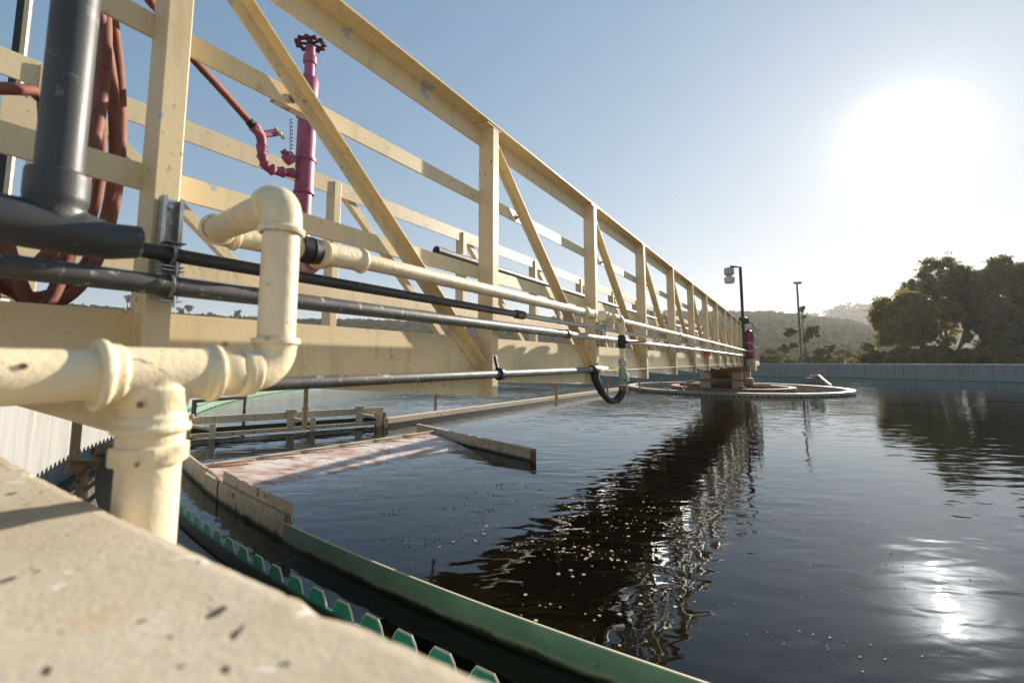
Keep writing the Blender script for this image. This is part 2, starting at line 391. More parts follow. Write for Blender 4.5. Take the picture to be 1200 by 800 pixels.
# ================================================================== SETTING
g = MB().ring(17.947, 42, -.6, .454, n=180); tag(g.build('unseen_bounce_apron', M['apron']), kind='structure')  # unseen pale paving, added to bounce warm light onto the near faces
g = MB().ring(42.0, 1500, -.6, .45, n=96); tag(g.build('ground', M['ground']), kind='structure')
g = MB().ring(0.02, 17.347, -2.3, -2.0, n=96); tag(g.build('tank_floor', M['mud']), kind='structure')
# hills
def lin(x, tb):
    if x <= tb[0][0]: return tb[0][1]
    for (a, b), (c_, d) in zip(tb, tb[1:]):
        if x <= c_: return b + (d - b) * (x - a) / (c_ - a)
    return tb[-1][1]
RIDGE = [(-1500, 360), (0, 361), (120, 364), (200, 369), (350, 377), (500, 381), (600, 379), (700, 375), (770, 371), (860, 369), (905, 367), (950, 371), (1000, 377), (1030, 388), (1060, 402), (1120, 410), (2500, 408)]
RIDGE2 = [(-600, 402), (800, 392), (930, 378), (970, 369), (1003, 361), (1035, 362), (1100, 370), (1200, 380), (2500, 385)]
def hill(name, tb, r0, r1, r2, amp, na, nr, fn=.02):
    az = np.linspace(R_(-68), R_(66), na); vv_ = []
    for a in az:
        px = 600 + F * math.tan(a); h = (423 - lin(px, tb)) / F * r1 * math.cos(a)
        for j in range(nr):
            r = r0 + (r2 - r0) * j / (nr - 1); t = min(1, (r - r0) / (r1 - r0)); x, y = r * math.sin(a), r * math.cos(a)
            z_ = .2 + h * (t * t * (3 - 2 * t)) ** .9 * (1 if r <= r1 else max(0, 1 - (r - r1) / (r2 - r1) * .5))
            big = noise.noise(Vector((x * .006, y * .006, 3))) * h * .30 * (4 * t * (1 - t) if r < r1 else 0)
            z_ += big + (noise.fractal(Vector((x * fn, y * fn, 0)), .8, 2.1, 4) * amp) * min(1, t * 3)
            vv_.append((x, y, z_))
    q = [[i * nr + j, (i + 1) * nr + j, (i + 1) * nr + j + 1, i * nr + j + 1] for i in range(na - 1) for j in range(nr - 1)]
    ob = npmesh(name, np.array(vv_), np.array(q), M['hill']); tag(ob, kind='structure'); return np.array(vv_).reshape(na, nr, 3)
H1 = hill('hills', RIDGE, 120, 420, 520, 1.6, 520, 100, .06)
H2 = hill('far_hill', RIDGE2, 500, 780, 900, 3, 300, 30, .03)
def cards(cent, size, n, spread, flat=1., tri=False):                 # n small leaf quads round each centre
    cent = np.repeat(cent, n, 0); N = len(cent); d = rng.normal(size=(N, 3)); d /= np.linalg.norm(d, axis=1)[:, None] + 1e-9
    d *= (rng.random(N) ** .45)[:, None]; d[:, 2] *= flat
    sp_ = np.repeat(spread, n)[:, None] if hasattr(spread, '__len__') else spread
    c_ = cent + d * sp_
    a = rng.normal(size=(N, 3)); a /= np.linalg.norm(a, axis=1)[:, None]; b = np.cross(a, rng.normal(size=(N, 3))); b /= np.linalg.norm(b, axis=1)[:, None]
    s_ = size * (.6 + .8 * rng.random(N))[:, None]
    vv_ = np.stack([c_ - a * s_, c_ + b * s_ * .55, c_ + a * s_, c_ - b * s_ * .55], 1).reshape(-1, 3)
    return vv_, np.arange(len(vv_)).reshape(-1, 4)
# scrub and woodland over the hills
na, nr = H1.shape[:2]; pick = []
for _ in range(7000):
    i = rng.integers(0, na); j = int(nr * (.2 + .62 * rng.random() ** .8)); pick.append(H1[i, min(j, nr - 1)] + [rng.normal() * 1.5, rng.normal() * 1.5, 0])
pk = np.array(pick); jr = int((420 - 120) / 400 * (nr - 1))
top = H1[rng.integers(0, na, 1100), jr - rng.integers(0, 5, 1100)]
vv1, q1 = cards(pk, .95, 14, 1.9, .8); vv2, q2 = cards(top, .9, 18, 2.0 + rng.random(1100) * 1.2, .9)
tag(npmesh('hill_woodland', np.vstack([vv1, vv2]), np.vstack([q1, q2 + len(vv1)]), M['scrub']), 'low dark scrub and woodland covering the hillsides beyond the tank', 'woodland', kind='stuff')
i2 = rng.integers(0, H2.shape[0], 500); px2 = H2[i2, int(29 * 280 / 400)]
vv1, q1 = cards(px2 + np.array([0, 0, 3.5]), 1.7, 26, 3.0 + rng.random(500) * 3.5, 1.0)
tag(npmesh('far_woodland', vv1, q1, M['scrub']), 'hazy tall trees lining the farther ridge at right', 'woodland', kind='stuff')

# tank water and launder water (closed bodies)
def disc_body(name, r0, r1, z0, z1, mat, n=360):
    if r0 > 0: return tag(MB().ring(r0, r1, z0, z1, n=n).build(name, mat), kind='structure')
    mb = MB(); top_ = [CP(r1, 2 * math.pi * i / n, z1) for i in range(n)]; bot = [CP(r1, 2 * math.pi * i / n, z0) for i in range(n)]
    mb.add(top_ + bot, [list(range(n)), list(range(n, 2 * n))[::-1]] + [[i, n + i, n + (i + 1) % n, (i + 1) % n] for i in range(n)])
    return tag(mb.build(name, mat), kind='structure')
disc_body('water', 0, 16.382, -1.9, 0.0, M['water'])
disc_body('launder_water', 16.535, 17.347, -.78, -.62, M['water'])

# ================================================================== TANK
tank = thing('settling_tank_wall', 'round concrete tank wall with a worn beige top edge, right under the viewer', 'tank wall', CP(17.647, ang(Vector((0, 0, 0))), -.6))
MB().ring(17.357, 17.937, -1.2, .80, n=720).build('wall_body', M['wall'], tank)
na_ = ang(Vector((0, 0, 0))); w2 = .10
MB().ring(17.350, 17.947, .8, .84, na_ + w2, na_ - w2 + 2 * math.pi, n=1300).build('wall_cap', M['parapet'], tank, bevel=.004)
mb = MB(); NS = 900; vv_ = []
for i in range(NS + 1):
    a = na_ - w2 + 2 * w2 * i / NS; L_ = a * 17.35
    n1_ = noise.noise(Vector((L_ * 9, 0, 0))) * .0015 + noise.noise(Vector((L_ * 45, 3, 0))) * .0012
    chip = max(0, noise.noise(Vector((L_ * 14, 7, 2))) - .22) * .022 + max(0, noise.noise(Vector((L_ * 50, 1, 9))) - .25) * .012
    for r_, z_ in ((17.350 + n1_, .80), (17.350 + n1_, .8355 - chip * .6), (17.3535 + n1_ + chip, .8395), (17.362 + n1_ + chip * 1.3, .8405), (17.60, .8405), (17.947, .8405), (17.947, .80)): vv_.append(CP(r_, a, z_))
mb.add(vv_, [[i * 7 + j, (i + 1) * 7 + j, (i + 1) * 7 + (j + 1) % 7, i * 7 + (j + 1) % 7] for i in range(NS) for j in range(7)] + [[0, 1, 2, 3, 4, 5, 6], [NS * 7 + j for j in (6, 5, 4, 3, 2, 1, 0)]])
mb.build('wall_cap', M['parapet'], tank)
ln = thing('launder_channel', 'concrete gutter running round the tank between weir and outer wall', 'gutter', CP(16.847, ang(Vector((0, 0, 0))), -1.0))
MB().ring(16.400, 16.530, -1.9, -.06, n=360).build('inner_wall', M['concrete'], ln)
MB().ring(16.400, 17.347, -1.15, -.9, n=360).build('channel_floor', M['concrete'], ln)
# toothed weir
weir = thing('toothed_weir', 'green fibreglass weir plate cut into a row of teeth round the tank', 'weir', CP(16.390, ang(Vector((0, 0, 0))), 0))
pitch_ = .170; nt_ = int(2 * math.pi * 16.390 / pitch_); plate = MB(); edge = MB()
tw = [(-.5, .024), (-.36, .024), (-.29, .052), (-.19, .074), (.19, .074), (.29, .052), (.36, .024), (.5, .024)]
near_a = ang(Vector((0, 0, 0)))
for k in range(nt_):
    a0 = 2 * math.pi * k / nt_
    dd = abs((a0 - near_a + math.pi) % (2 * math.pi) - math.pi)
    top_ = [(a0 + q * 2 * math.pi / nt_, z_) for q, z_ in tw]; n8 = len(top_)
    vv_ = [CP(16.384, a, z_) for a, z_ in top_] + [CP(16.384, a, -.16) for a, _ in top_] + [CP(16.392, a, z_) for a, z_ in top_] + [CP(16.392, a, -.16) for a, _ in top_]
    fs = []
    for i in range(n8 - 1):
        fs += [[i, i + 1, n8 + i + 1, n8 + i], [2 * n8 + i + 1, 2 * n8 + i, 3 * n8 + i, 3 * n8 + i + 1], [i + 1, i, 2 * n8 + i, 2 * n8 + i + 1]]
    plate.add(vv_, fs)
    if dd < .35:
        rim = [CP(16.388, a, z_ + .002) for a, z_ in top_[1:-1]]
        edge.tube(rim, .0042, 6, mi=0)
plate.build('weir_plate', M['weirgreen'], weir)
edge.build('weir_rim', M['weiredge'], weir)
# scum baffle, green; its cream-boarded stretch beside the beach
a_c0, a_c1 = ang(onz(150, 520, .1)), ang(onz(337, 612, .1))
if a_c0 > a_c1: a_c0, a_c1 = a_c1, a_c0
a_c0 -= .02
baf = thing('scum_baffle', 'low green curved baffle standing in the water inside the weir', 'baffle', CP(16.150, near_a, 0))
MB().ring(16.145, 16.152, -.14, .108, a_c1, a_c0 + 2 * math.pi, n=700).build('baffle_plate', M['green'], baf)
for k in range(58):
    a = a_c1 + .012 + k * .105
    if a < a_c0 + 2 * math.pi: MB().box(CP(16.240, a, -.03), .19, .03, .02, CP(1, a, 0) - CEN).build('baffle_bracket', M['rusty'], baf)
crm = thing('cream_scum_board', 'rust-streaked cream board in overlapping lengths closing the scum beach off', 'board', CP(16.080, (a_c0 + a_c1) / 2, 0))
seg = [(ang(onz(207, 520, .15)) - .02, ang(onz(256, 553, .12)), .165), (ang(onz(256, 553, .12)), a_c1, .135)]
for i, (x0, x1, zt) in enumerate(seg):
    x0, x1 = min(x0, x1), max(x0, x1)
    MB().ring(16.110 + .008 * i, 16.130 + .008 * i, -.15, zt, x0, x1, n=40).build('board', M['chalk'], crm, bevel=.002)
x0, x1 = ang(onz(258, 553, .2)), ang(onz(331, 592, .2)); x0, x1 = min(x0, x1), max(x0, x1)
fl = MB(); 
fl.ring(16.098, 16.109, .085, .20, x0, x1, n=20); fl.build('splash_flap', M['rustcream'], crm)
for a in (x0, x1, seg[0][0] + .03):
    MB().box(CP(16.135, a, .07), .02, .012, .14, CP(1, a, 0) - CEN).build('joint_strap', M['rusty'], crm)

# ================================================================== SCUM BEACH AND SKIMMER
E0, E1 = onz(243, 546, .10), onz(503, 507, .10)          # upper edge
F0, F1 = onz(268, 596, -.02), onz(628, 545, -.02)
beach = thing('scum_beach', 'sloping stained pink and white plate with painted sun streaks, half sunk under the water', 'beach plate', (E0 + E1) / 2)
dE = (E1 - E0); nin = Vector((dE.y, -dE.x, 0)).normalized()
pl = MB(); N_ = 16; vv_ = []
for i in range(N_ + 1):
    t = i / N_; a = E0 + dE * t; L_ = 1.05 + .42 * t
    for j in range(9):
        q = j / 8; vv_.append(a + nin * (L_ * q) + Vector((0, 0, -.012 - (.22 + .12 * t) * q ** 1.9)))
n0 = len(vv_); vv_ += [q - Vector((0, 0, .012)) for q in vv_]
fs = []
for i in range(N_):
    for j in range(8):
        a = i * 9 + j; fs += [[a, a + 9, a + 10, a + 1], [n0 + a, n0 + a + 1, n0 + a + 10, n0 + a + 9]]
for i in range(N_): fs += [[i * 9, n0 + i * 9, n0 + i * 9 + 9, i * 9 + 9], [i * 9 + 8, i * 9 + 17, n0 + i * 9 + 17, n0 + i * 9 + 8]]
for j in range(8): fs += [[j, j + 1, n0 + j + 1, n0 + j], [N_ * 9 + j, n0 + N_ * 9 + j, n0 + N_ * 9 + j + 1, N_ * 9 + j + 1]]
pl.add(vv_, fs).build('beach_plate', M['beach'], beach)
up = Vector((0, 0, 1))
MB().bar(E0 - dE.normalized() * .05 - nin * .02 + up * -.02, E1 + dE.normalized() * .1 - nin * .02 + up * -.02, .03, .075).build('edge_bar', M['rustcream'], beach, bevel=.003)
for k in range(6):
    p = E0 + dE * (.02 + .165 * k); q = p + dE.normalized() * .30 + nin * .10
    MB().bar(p + up * .016, q + up * .012, .035, .012).build('hold_down_strap', M['rustcream'], beach)
W0, W1 = onz(489, 507, .02), onz(627, 541, .0)
wing = thing('scum_box_wing', 'short rust-edged cream board angled out into the open water', 'board', (W0 + W1) / 2)
mb = MB(); wd = (W1 - W0).normalized(); mb.bar(W0 + up * .02, W1 + up * .02, .018, .20); mb.build('board', M['chalk'], wing, bevel=.002)
MB().bar(W0 + up * .117, W1 + up * .117, .035, .012).build('top_flange', M['rustcream'], wing)
MB().bar(W1 - wd * .055 + up * .02 + wd.cross(up) * -.0, W1 + wd * .004 + up * .02, .024, .206).build('end_strap', M['rusty'], wing)

A0, A1 = onz(212, 516, .0), onz(447, 498, .0); ad = (A1 - A0).normalized()
sk = thing('scum_skimmer', 'cream skimmer blade carrier with black rubber wiper and three hinge brackets', 'skimmer', (A0 + A1) / 2)
MB().bar(A0 + up * .24, A1 + ad * .02 + up * .235, .05, .095).build('upper_bar', M['rustcream'], sk, bevel=.004)
MB().bar(A0 - ad * .15 + up * .045, A1 - ad * .1 + up * .045, .05, .055).build('lower_bar', M['rustcream'], sk, bevel=.004)
MB().bar(A0 + ad * .0 + up * .095 - ad.cross(up) * .05, A1 + up * .095 - ad.cross(up) * .05, .018, .07).build('rubber_wiper', M['black'], sk)
nrm_ = ad.cross(up)
for t in (.02, .49, .86):
    p = A0 + (A1 - A0) * t + nrm_ * .06; mb = MB()
    mb.box(p + up * .17, .10, .035, .27, ad); mb.box(p + up * .30, .14, .06, .05, ad); mb.tube([p + up * .20 + nrm_ * .0, p + ad * .26 + up * .13 + nrm_ * .05], .025, 10); mb.box(p + ad * .28 + up * .10 + nrm_ * .05, .07, .03, .20, ad)
    mb.build('hinge_bracket', M['rustcream'], sk, bevel=.003)
for k in range(11):
    p = A0 + (A1 - A0) * (.04 + .09 * k) + nrm_ * .03 + up * .045
    MB().lathe(p, nrm_, [(0, .016), (.012, .016), (.016, .01)], 8).build('bolt', M['rusty'], sk)
MB().box(A1 - ad * .02 + up * .10, .16, .09, .20, ad).build('end_fitting', M['rusty'], sk, bevel=.01)

P0, P1_ = onz(452, 500, 0), onz(712, 461, 0); pd = (P1_ - P0).normalized()
arm = thing('skimmer_arm', 'long straight cream arm lying just above the water beneath the bridge', 'skimmer arm', (P0 + P1_) / 2)
MB().bar(P0 + up * .06, P0 + pd * 9.4 + up * .06, .10, .15).build('arm_beam', M['rustcream'], arm, bevel=.005)
MB().bar(P0 + up * .01 + pd.cross(up) * .055, P0 + pd * 9.4 + up * .01 + pd.cross(up) * .055, .008, .09).build('wiper_strip', M['black'], arm)
gf = thing('grey_pipe_frame', 'small grey bent-pipe frame standing in water behind the skimmer blade', 'frame', onz(260, 488, .0))
G0, G1 = ong(228, 470, 7.4), ong(288, 465, 7.9)
MB().tube([G0 - up * .9, G0, G1, G1 - up * .75], .045, 10).build('frame_pipe', M['conduit'], gf)

# ================================================================== BRIDGE
DN, DF = 1.30, 2.52; S0, SP = .43, 1.365; NP = 12; ZT, ZB = 2.215, .825; SL, SR = -1.2, 16.3
br_ = thing('walkway_bridge', 'long cream steel truss walkway bridge reaching out to the middle of the tank', 'bridge', B(8, 1.9, .84))
posts = [S0 + SP * k for k in range(-1, NP)]
for D, o_, mt in ((DN, -1, M['cream']), (DF, 1, M['creamfar'])):      # o_: outward side
    def O(s, out, z): return B(s, D + o_ * out, z)
    # top chord: angle section, flange turned outward
    sg = 1 if o_ < 0 else -1                                            # extrude side axis = -V
    pr = [(0, -.108), (.009, -.108), (.009, -.010), (.085, -.010), (.085, 0), (0, 0)]
    MB().ext([(sg * a, b) for a, b in (pr if sg > 0 else pr[::-1])], O(SL, 0, ZT), O(SR, 0, ZT)).build('top_chord', mt, br_, bevel=.0015)
    # bottom beam: channel with the end cut up at a slant
    mb = MB(); zt = 1.117; zf = .922
    mb.ext([(-.005, -(zt - zf) / 2), (.005, -(zt - zf) / 2), (.005, (zt - zf) / 2), (-.005, (zt - zf) / 2)], O(SL, .005, (zt + zf) / 2), O(SR, .005, (zt + zf) / 2))
    for z_ in (zf + .004,):
        mb.ext([(-.032, -.004), (.032, -.004), (.032, .004), (-.032, .004)], O(SL, .043, z_), O(SR, .043, z_))
    mb.build('bottom_beam', mt, br_)
    for k, s_ in enumerate(posts):
        if k == 0 and o_ > 0: continue
        mb = MB()
        w_ = .052
        mb.ext([(-.045, -w_ / 2), (.045, -w_ / 2), (.045, w_ / 2), (-.045, w_ / 2)], O(s_ - w_ / 2, .035, ZB if o_ < 0 else .9), O(s_ - w_ / 2, .035, ZT - .013), up=U)
        mb.ext([(-.036, -.005), (.036, -.005), (.036, .005), (-.036, .005)], O(s_ - w_ - .05, .046, ZT - .018), O(s_ + .02, .046, ZT - .018)) if o_ < 0 else None
        mb.build('post', mt, br_, bevel=.003)
        # haunch plate under the beam, deepening towards the post
        if k:
            g0 = {1: s_ - .23, 2: s_ - 1.0}.get(k, posts[k - 1]); zg = zf - .004 if k < 3 else .895; g1 = s_ - w_ + .004
            vv_ = [O(q_, y_, z_) for y_ in (.030, .040) for q_, z_ in ((g0, zf), (g1, zf), (g1, ZB + .004), (g0, zg))]
            MB().add(vv_, [[0, 1, 2, 3], [7, 6, 5, 4], [0, 4, 5, 1], [1, 5, 6, 2], [2, 6, 7, 3], [3, 7, 4, 0]]).build('haunch_plate', mt, br_)
        if 0 < k < len(posts) - 1 or (k == 0 and o_ > 0):
            a, b = s_ + .01, posts[k + 1] - w_ - .02
            pa, pb = O(a, .012, ZT - .06), O(b, .012, 1.0 if o_ < 0 else 1.0)
            ax = (pb - pa).normalized(); vo = V * o_
            mb = MB(); pr2 = [(0, 0), (.048, 0), (.048, .006), (.006, .006), (.006, .048), (0, .048)] 
            # angle: one leg in the truss plane, one standing outward
            sdv = ax.cross(vo).normalized(); q0, q1 = pa, pb
            def pt(p, x_, y_): return p + sdv * x_ + vo * y_
            vv_ = [pt(q, x_, y_) for q in (q0, q1) for x_, y_ in pr2]
            mb.add(vv_, [[i, (i + 1) % 6, 6 + (i + 1) % 6, 6 + i] for i in range(6)] + [[5, 4, 3, 2, 1, 0], [6, 7, 8, 9, 10, 11]])
            mb.build('diagonal', mt, br_, bevel=.001)
    for (z0, z1, nm) in ((1.805, 1.868, 'mid_rail'), (1.412, 1.478, 'lower_rail')):
        MB().bar(O(SL, -.006, (z0 + z1) / 2), O(SR - .2, -.006, (z0 + z1) / 2), .009, z1 - z0).build(nm, mt, br_, bevel=.001)
    if o_ < 0:
        for s_ in [ond(344, 110, 1.3).dot(U) + SP * k for k in range(10)]:
            MB().lathe(O(s_, .0, 1.835), V * o_, [(-.004, .014), (.003, .014), (.003, .009), (.012, .009), (.014, .006)], 10).build('bolt', M['steel'], br_)
MB().ext([(-.58, -.02), (.58, -.02), (.58, .02), (-.58, .02)], B(SL, 1.91, 1.095), B(SR, 1.91, 1.095)).build('deck', M['rusty'], br_)
cb_ = MB()
for s_ in posts:
    MB().bar(B(s_ - .03, 1.33, .98), B(s_ - .03, 2.5, .98), .05, .13).build('cross_beam', M['cream'], br_)
for (x, y, d) in ((357, 497, 2.5), (510, 477, 2.5), (652, 472, 1.9), (712, 460, 1.9), (750, 455, 1.9), (775, 450, 1.9)):
    p = ond(x, y, d); mb = MB().tube([Vector((p.x, p.y, 1.05)), p], .013, 10); mb.tube([p + up * .04, p - up * .03], [.015, .011], 10); mb.tube([p + up * .10, p + up * .085], .019, 10); mb.build('hanger_rod', M['cream'], br_)

# end platform around the centre column
plat = thing('centre_platform', 'drive platform with railings on its concrete column at the bridge end', 'platform', B(17.6, 1.6, .1))
MB().box(B(17.35, 1.75, .92), 2.9, 1.6, .16, U).build('platform_deck', M['rustcream'], plat, bevel=.01)
for s_, d in ((16.2, 2.45), (16.45, 1.50), (18.4, 2.35), (18.4, 1.4)):
    MB().box(B(s_, d, .42), .22, .32, .84, U).build('support_leg', M['rustcream'], plat, bevel=.01)
mb = MB(); mb.lathe(RC + up * -.5, up, [(0, .55), (.7, .55), (.7, .75), (.9, .75), (.9, .5), (1.15, .5), (1.15, .8), (1.35, .8)], 24); mb.build('centre_column', M['rusty'], plat)
MB().box(B(16.1, 1.9, .70), .12, 1.1, .16, U).build('cross_beam', M['rusty'], plat)
MB().box(B(16.0, 1.9, .38), .08, 1.6, .06, U).build('lower_tie', M['rusty'], plat)
MB().box(B(17.0, 1.85, .60), 1.2, .9, .34, U).build('gearbox', M['rusty'], plat, bevel=.05)
MB().box(B(16.3, 1.02, .88), .45, .2, .36, U).build('toe_box', M['cream'], plat)
def rail(n_, pts):
    MB().tube(pts, .022, 8).build(n_, M['ltconduit'], plat)
cs = [B(15.9, 1.2, 1.02), B(15.9, .92, 1.02), B(17.0, .92, 1.02), B(18.6, .95, 1.02)]
for p in cs + [B(18.6, 2.5, 1.02), B(17.8, .93, 1.02)]: rail('railing_post', [p, p + up * 1.2])
for z_ in (.45, .82, 1.2):
    rail('railing_bar', [cs[0] + up * z_, cs[1] + up * z_, cs[3] + up * z_, B(18.6, 2.5, 1.02 + z_)])
fx = thing('red_fire_extinguisher', 'dark red cylinder strapped inside the railing cage at the bridge end', 'fire extinguisher', B(16.4, .98, 1.15))
p = B(15.95, 1.07, 0); MB().lathe(p + up * 1.08, up, [(0, .10), (.03, .12), (.42, .12), (.48, .08), (.50, .05)], 20).build('cylinder', M['red'], fx)
MB().lathe(p + up * 1.60, up, [(0, .06), (.03, .12), (.30, .125), (.36, .10), (.40, .04)], 16).build('upper_cylinder', M['red'], fx)
MB().tube([p + up * 1.98, p + up * 1.95 - V * .12, p + up * 1.6 - V * .15, p + up * 1.4 - V * .12], .015, 8).build('nozzle_hose', M['black'], fx)
for z_ in (1.3, 1.56): MB().ring(.11, .128, z_, z_ + .04, n=20, c=p).build('strap', M['steel'], fx)
# lamp on the bridge end
lp = B(15.8, 1.20, 0); lt = thing('walkway_lamp', 'tall thin black pole with a two-part lamp at the end of the bridge', 'lamp', lp + up * .9)
tp_ = 4.05
MB().tube([lp + up * .85, lp + up * tp_, lp + up * (tp_ + .02) + Vector((-.30, .02, 0))], .045, 12).build('pole', M['poleblack'], lt)
hd = lp + Vector((-.36, .02, tp_ - .05))
MB().lathe(hd, -up, [(-.04, .08), (-.01, .145), (.18, .155), (.22, .09), (.25, .08)], 20).build('ballast_housing', M['lampgrey'], lt)
MB().lathe(hd - up * .25, -up, [(0, .10), (.05, .165), (.19, .15), (.23, .12), (.24, .06)], 20).build('lens', M['glassw'], lt)
mb = MB(); mb.lathe(lp + up * 2.18, up, [(0, .07), (.05, .13), (.2, .13), (.24, .07)], 12); mb.box(lp + up * 2.3 + Vector((.12, 0, 0)), .1, .1, .16); mb.build('junction_box', M['poleblack'], lt)

# centre ring weir
cw = thing('centre_ring', 'large round scum ring with a block-patterned pale rim about the platform', 'ring', RC.copy())
MB().ring(3.36, 3.52, -.1, .085, n=160, c=RC).build('ring_wall', M['rustcream'], cw)
mb = MB()
for k in range(150):
    a = 2 * math.pi * k / 150; mb.box(RP(3.535, a, .02), .025, .10, .11, RP(1, a, 0) - RC)
mb.build('rim_blocks', M['chalk'], cw)
MB().ring(3.34, 3.55, .086, .10, n=160, c=RC).build('rim_top', M['chalk'], cw)
rr_ = thing('rusty_inner_trough', 'rust-brown ring trough with struts around the foot of the column', 'trough', RC + up * .05)
MB().ring(1.75, 2.0, .02, .12, n=100, c=RC).build('trough_ring', M['rusty'], rr_)
for k in range(6):
    a = k * math.pi / 3 + .3; MB().bar(RP(.5, a, .12), RP(1.8, a, .13), .09, .07).build('strut', M['rusty'], rr_)
scum = thing('scum_pipe', 'pale pipe running from the round ring toward the far wall', 'pipe', onz(965, 445, .0))
q0_, q1_ = onz(974, 452, .10), onz(957, 440.5, .25)
MB().tube([q0_, q0_.lerp(q1_, .35) + up * .03, q0_.lerp(q1_, .8) + up * .10, q1_], .05, 12).build('pipe_run', M['rustcream'], scum)
mb = MB(); mb.box(q1_ - up * .05, .5, .5, .14, U); mb.box(q1_ + Vector((-.35, -.3, -.12)), .7, .3, .08, Vector((1, 0, 0))); mb.box(q1_ + Vector((.45, .2, .16)), .9, .06, .05, Vector((1, 0, 0))); mb.build('float_frame', M['rusty'], scum)
for k in range(3): MB().tube([q1_ + Vector((.45 * k, .2, -.3)), q1_ + Vector((.45 * k, .2, .18))], .025, 8).build('frame_leg', M['rusty'], scum)
pc = thing('feed_spout', 'small bent rusty spout pouring water into the ring left of column', 'spout', onz(812, 456, .1))
p = onz(806, 455, .1); MB().tube([p + U * 1.0 + up * .2, p + up * .22, p + Vector((-.15, -.1, .1)), p + Vector((-.2, -.12, -.12))], .035, 10).build('spout_pipe', M['ltconduit'], pc)
MB().tube([p + Vector((-.18, -.1, .02)), p + Vector((-.22, -.25, -.10))], [.03, .05], 8).build('water_stream', M['white'], pc)

# ================================================================== PIPES
DL = .657; P = {}
r0 = .0285
zrun = ond(185, 438, DL).z
wp = thing('cream_water_pipe', 'cream painted water pipe with big tee that climbs and runs along the bridge side', 'pipe', B(.12, DL, zrun - .3))
sT = ond(183, 438, DL).dot(U); sE = ond(322, 430, DL).dot(U)
def L(s, z=zrun, d=DL): return B(s, d, z)
pipe('horizontal_pipe', L(-.9), L(sT - .035), r0, M['pvc'], wp)
# tee
mb = MB(); rt = .0325
mb.tube([L(sT - .055), L(sT + .062)], rt, 32)
mb.tube([L(sT) , L(sT) - up * .02, L(sT) - up * .062], [rt * .98, rt, rt], 32)
mb.lathe(L(sT) - up * .006, -up, [(0, rt * .8), (.012, rt * 1.12), (.022, rt * 1.10), (.040, rt * 1.0)], 32)
hub(mb, L(sT - .058), U, rt * 1.10, .022, .005); hub(mb, L(sT + .066), -U, rt * 1.06, .018, .004); hub(mb, L(sT) - up * .070, up, rt * 1.08, .020, .004)
tee_ = mb.build('tee', M['pvc'], wp); rm = tee_.modifiers.new('cast', 'REMESH'); rm.mode = 'VOXEL'; rm.voxel_size = .0016; rm.use_smooth_shade = True
sm_ = tee_.modifiers.new('soft', 'SMOOTH'); sm_.factor = .5; sm_.iterations = 7
# raised size marks on the tee
for y_ in (416, 437):
    c_ = ond(191, y_, DL - .0318); two = [(-.0028, .003), (-.0014, .0048), (.0012, .0048), (.0026, .003), (.0020, .0008), (-.0028, -.0046), (.0030, -.0046)]
    MB().tube([c_ + U * a_ + up * b_ for a_, b_ in two], .0006, 6).build('raised_mark', M['pvc'], wp)
mb = MB(); q = L(sT) - up * .070
mb.lathe(q, -up, [(0, .0335), (.014, .0335)], 32); mb.lathe(q - up * .014, -up, [(0, .037), (.001, .0385), (.020, .0385), (.022, .037)], 8)
mb.build('bushing', M['pvc'], wp)
for (x_, y_, rr_) in ((28, 429, .0028), (165, 474, .0032), (160, 545, .0018)):
    c_ = ond(x_, y_, DL); dr = (Vector((0, 0, EYE)) - c_).normalized(); MB().lathe(c_ + dr * (.0265 if x_ < 100 else .0325), dr, [(-.004, rr_ * 1.3), (0, rr_ * 1.2), (.003, rr_)], 8).build('rusty_screw', M['rusty'], wp)
pipe('down_pipe', q - up * .03, Vector((q.x, q.y, .25)), .0315, M['pvc'], wp)
MB().lathe(L(sT + .068), U, [(0, .030), (.004, .033), (.020, .033), (.024, .029), (.028, .028)], 10).build('union_nut', M['pvc'], wp)
MB().lathe(L(sT + .100), U, [(-.008, .0285), (-.002, .0325), (.014, .0325), (.018, .0285)], 24).build('union_collar', M['pvc'], wp)
elbow('elbow', L(sE), U, up, .0285, M['pvc'], wp, rb=.036, L=.014)
RT = ond(323, 234, DL); RT = Vector((L(sE).x, L(sE).y, RT.z))
pipe('riser_pipe', L(sE) + up * .04, RT - up * .04, .0262, M['pvc'], wp)
EL2 = ond(250, 271, 1.13); dX = (EL2 - RT).normalized()
elbow('elbow', RT, up, dX, .0285, M['pvc'], wp, rb=.036, L=.020)
pipe('cross_pipe', RT + dX * .05, EL2 - dX * .05, .0268, M['pvc'], wp)
z1_ = EL2.z
elbow('elbow', EL2, dX, U, .031, M['pvc'], wp, rb=.040, L=.018)
zl = ond(500, 322, 1.13).z; s2 = EL2.dot(U)
def Q(s, z=zl): return B(s, 1.13, z1_ + (zl - z1_) * min(1, max(0, (s - s2) / .6)) + (z - zl))
xs = [ond(x, 300, 1.13).dot(U) for x in (350, 362, 372, 385, 425, 683, 700, 712, 722)]
pipe('short_pipe', Q(s2 + .05), Q(xs[0]), .029, M['pvc'], wp)
mb = MB(); ax = (Q(xs[2]) - Q(xs[0])).normalized(); Lc = (Q(xs[2]) - Q(xs[0])).length
mb.lathe(Q(xs[0]), ax, [(0, .036), (Lc * .45, .0385), (Lc * .47, .034), (Lc * .55, .034), (Lc * .57, .0385), (Lc, .036)], 28); mb.build('black_coupling', M['black'], wp)
mb = MB(); mb.tube([Q(xs[2]), Q(xs[4])], .034, 28); hub(mb, Q(xs[2]) + ax * .012, ax, .036, .018); hub(mb, Q(xs[4]), -ax, .036, .018)
mb.tube([Q(xs[2]) + ax * .05, Q(xs[2]) + ax * .05 + V * .08], .034, 24); mb.build('branch_tee', M['pvc'], wp)
rl = .0262
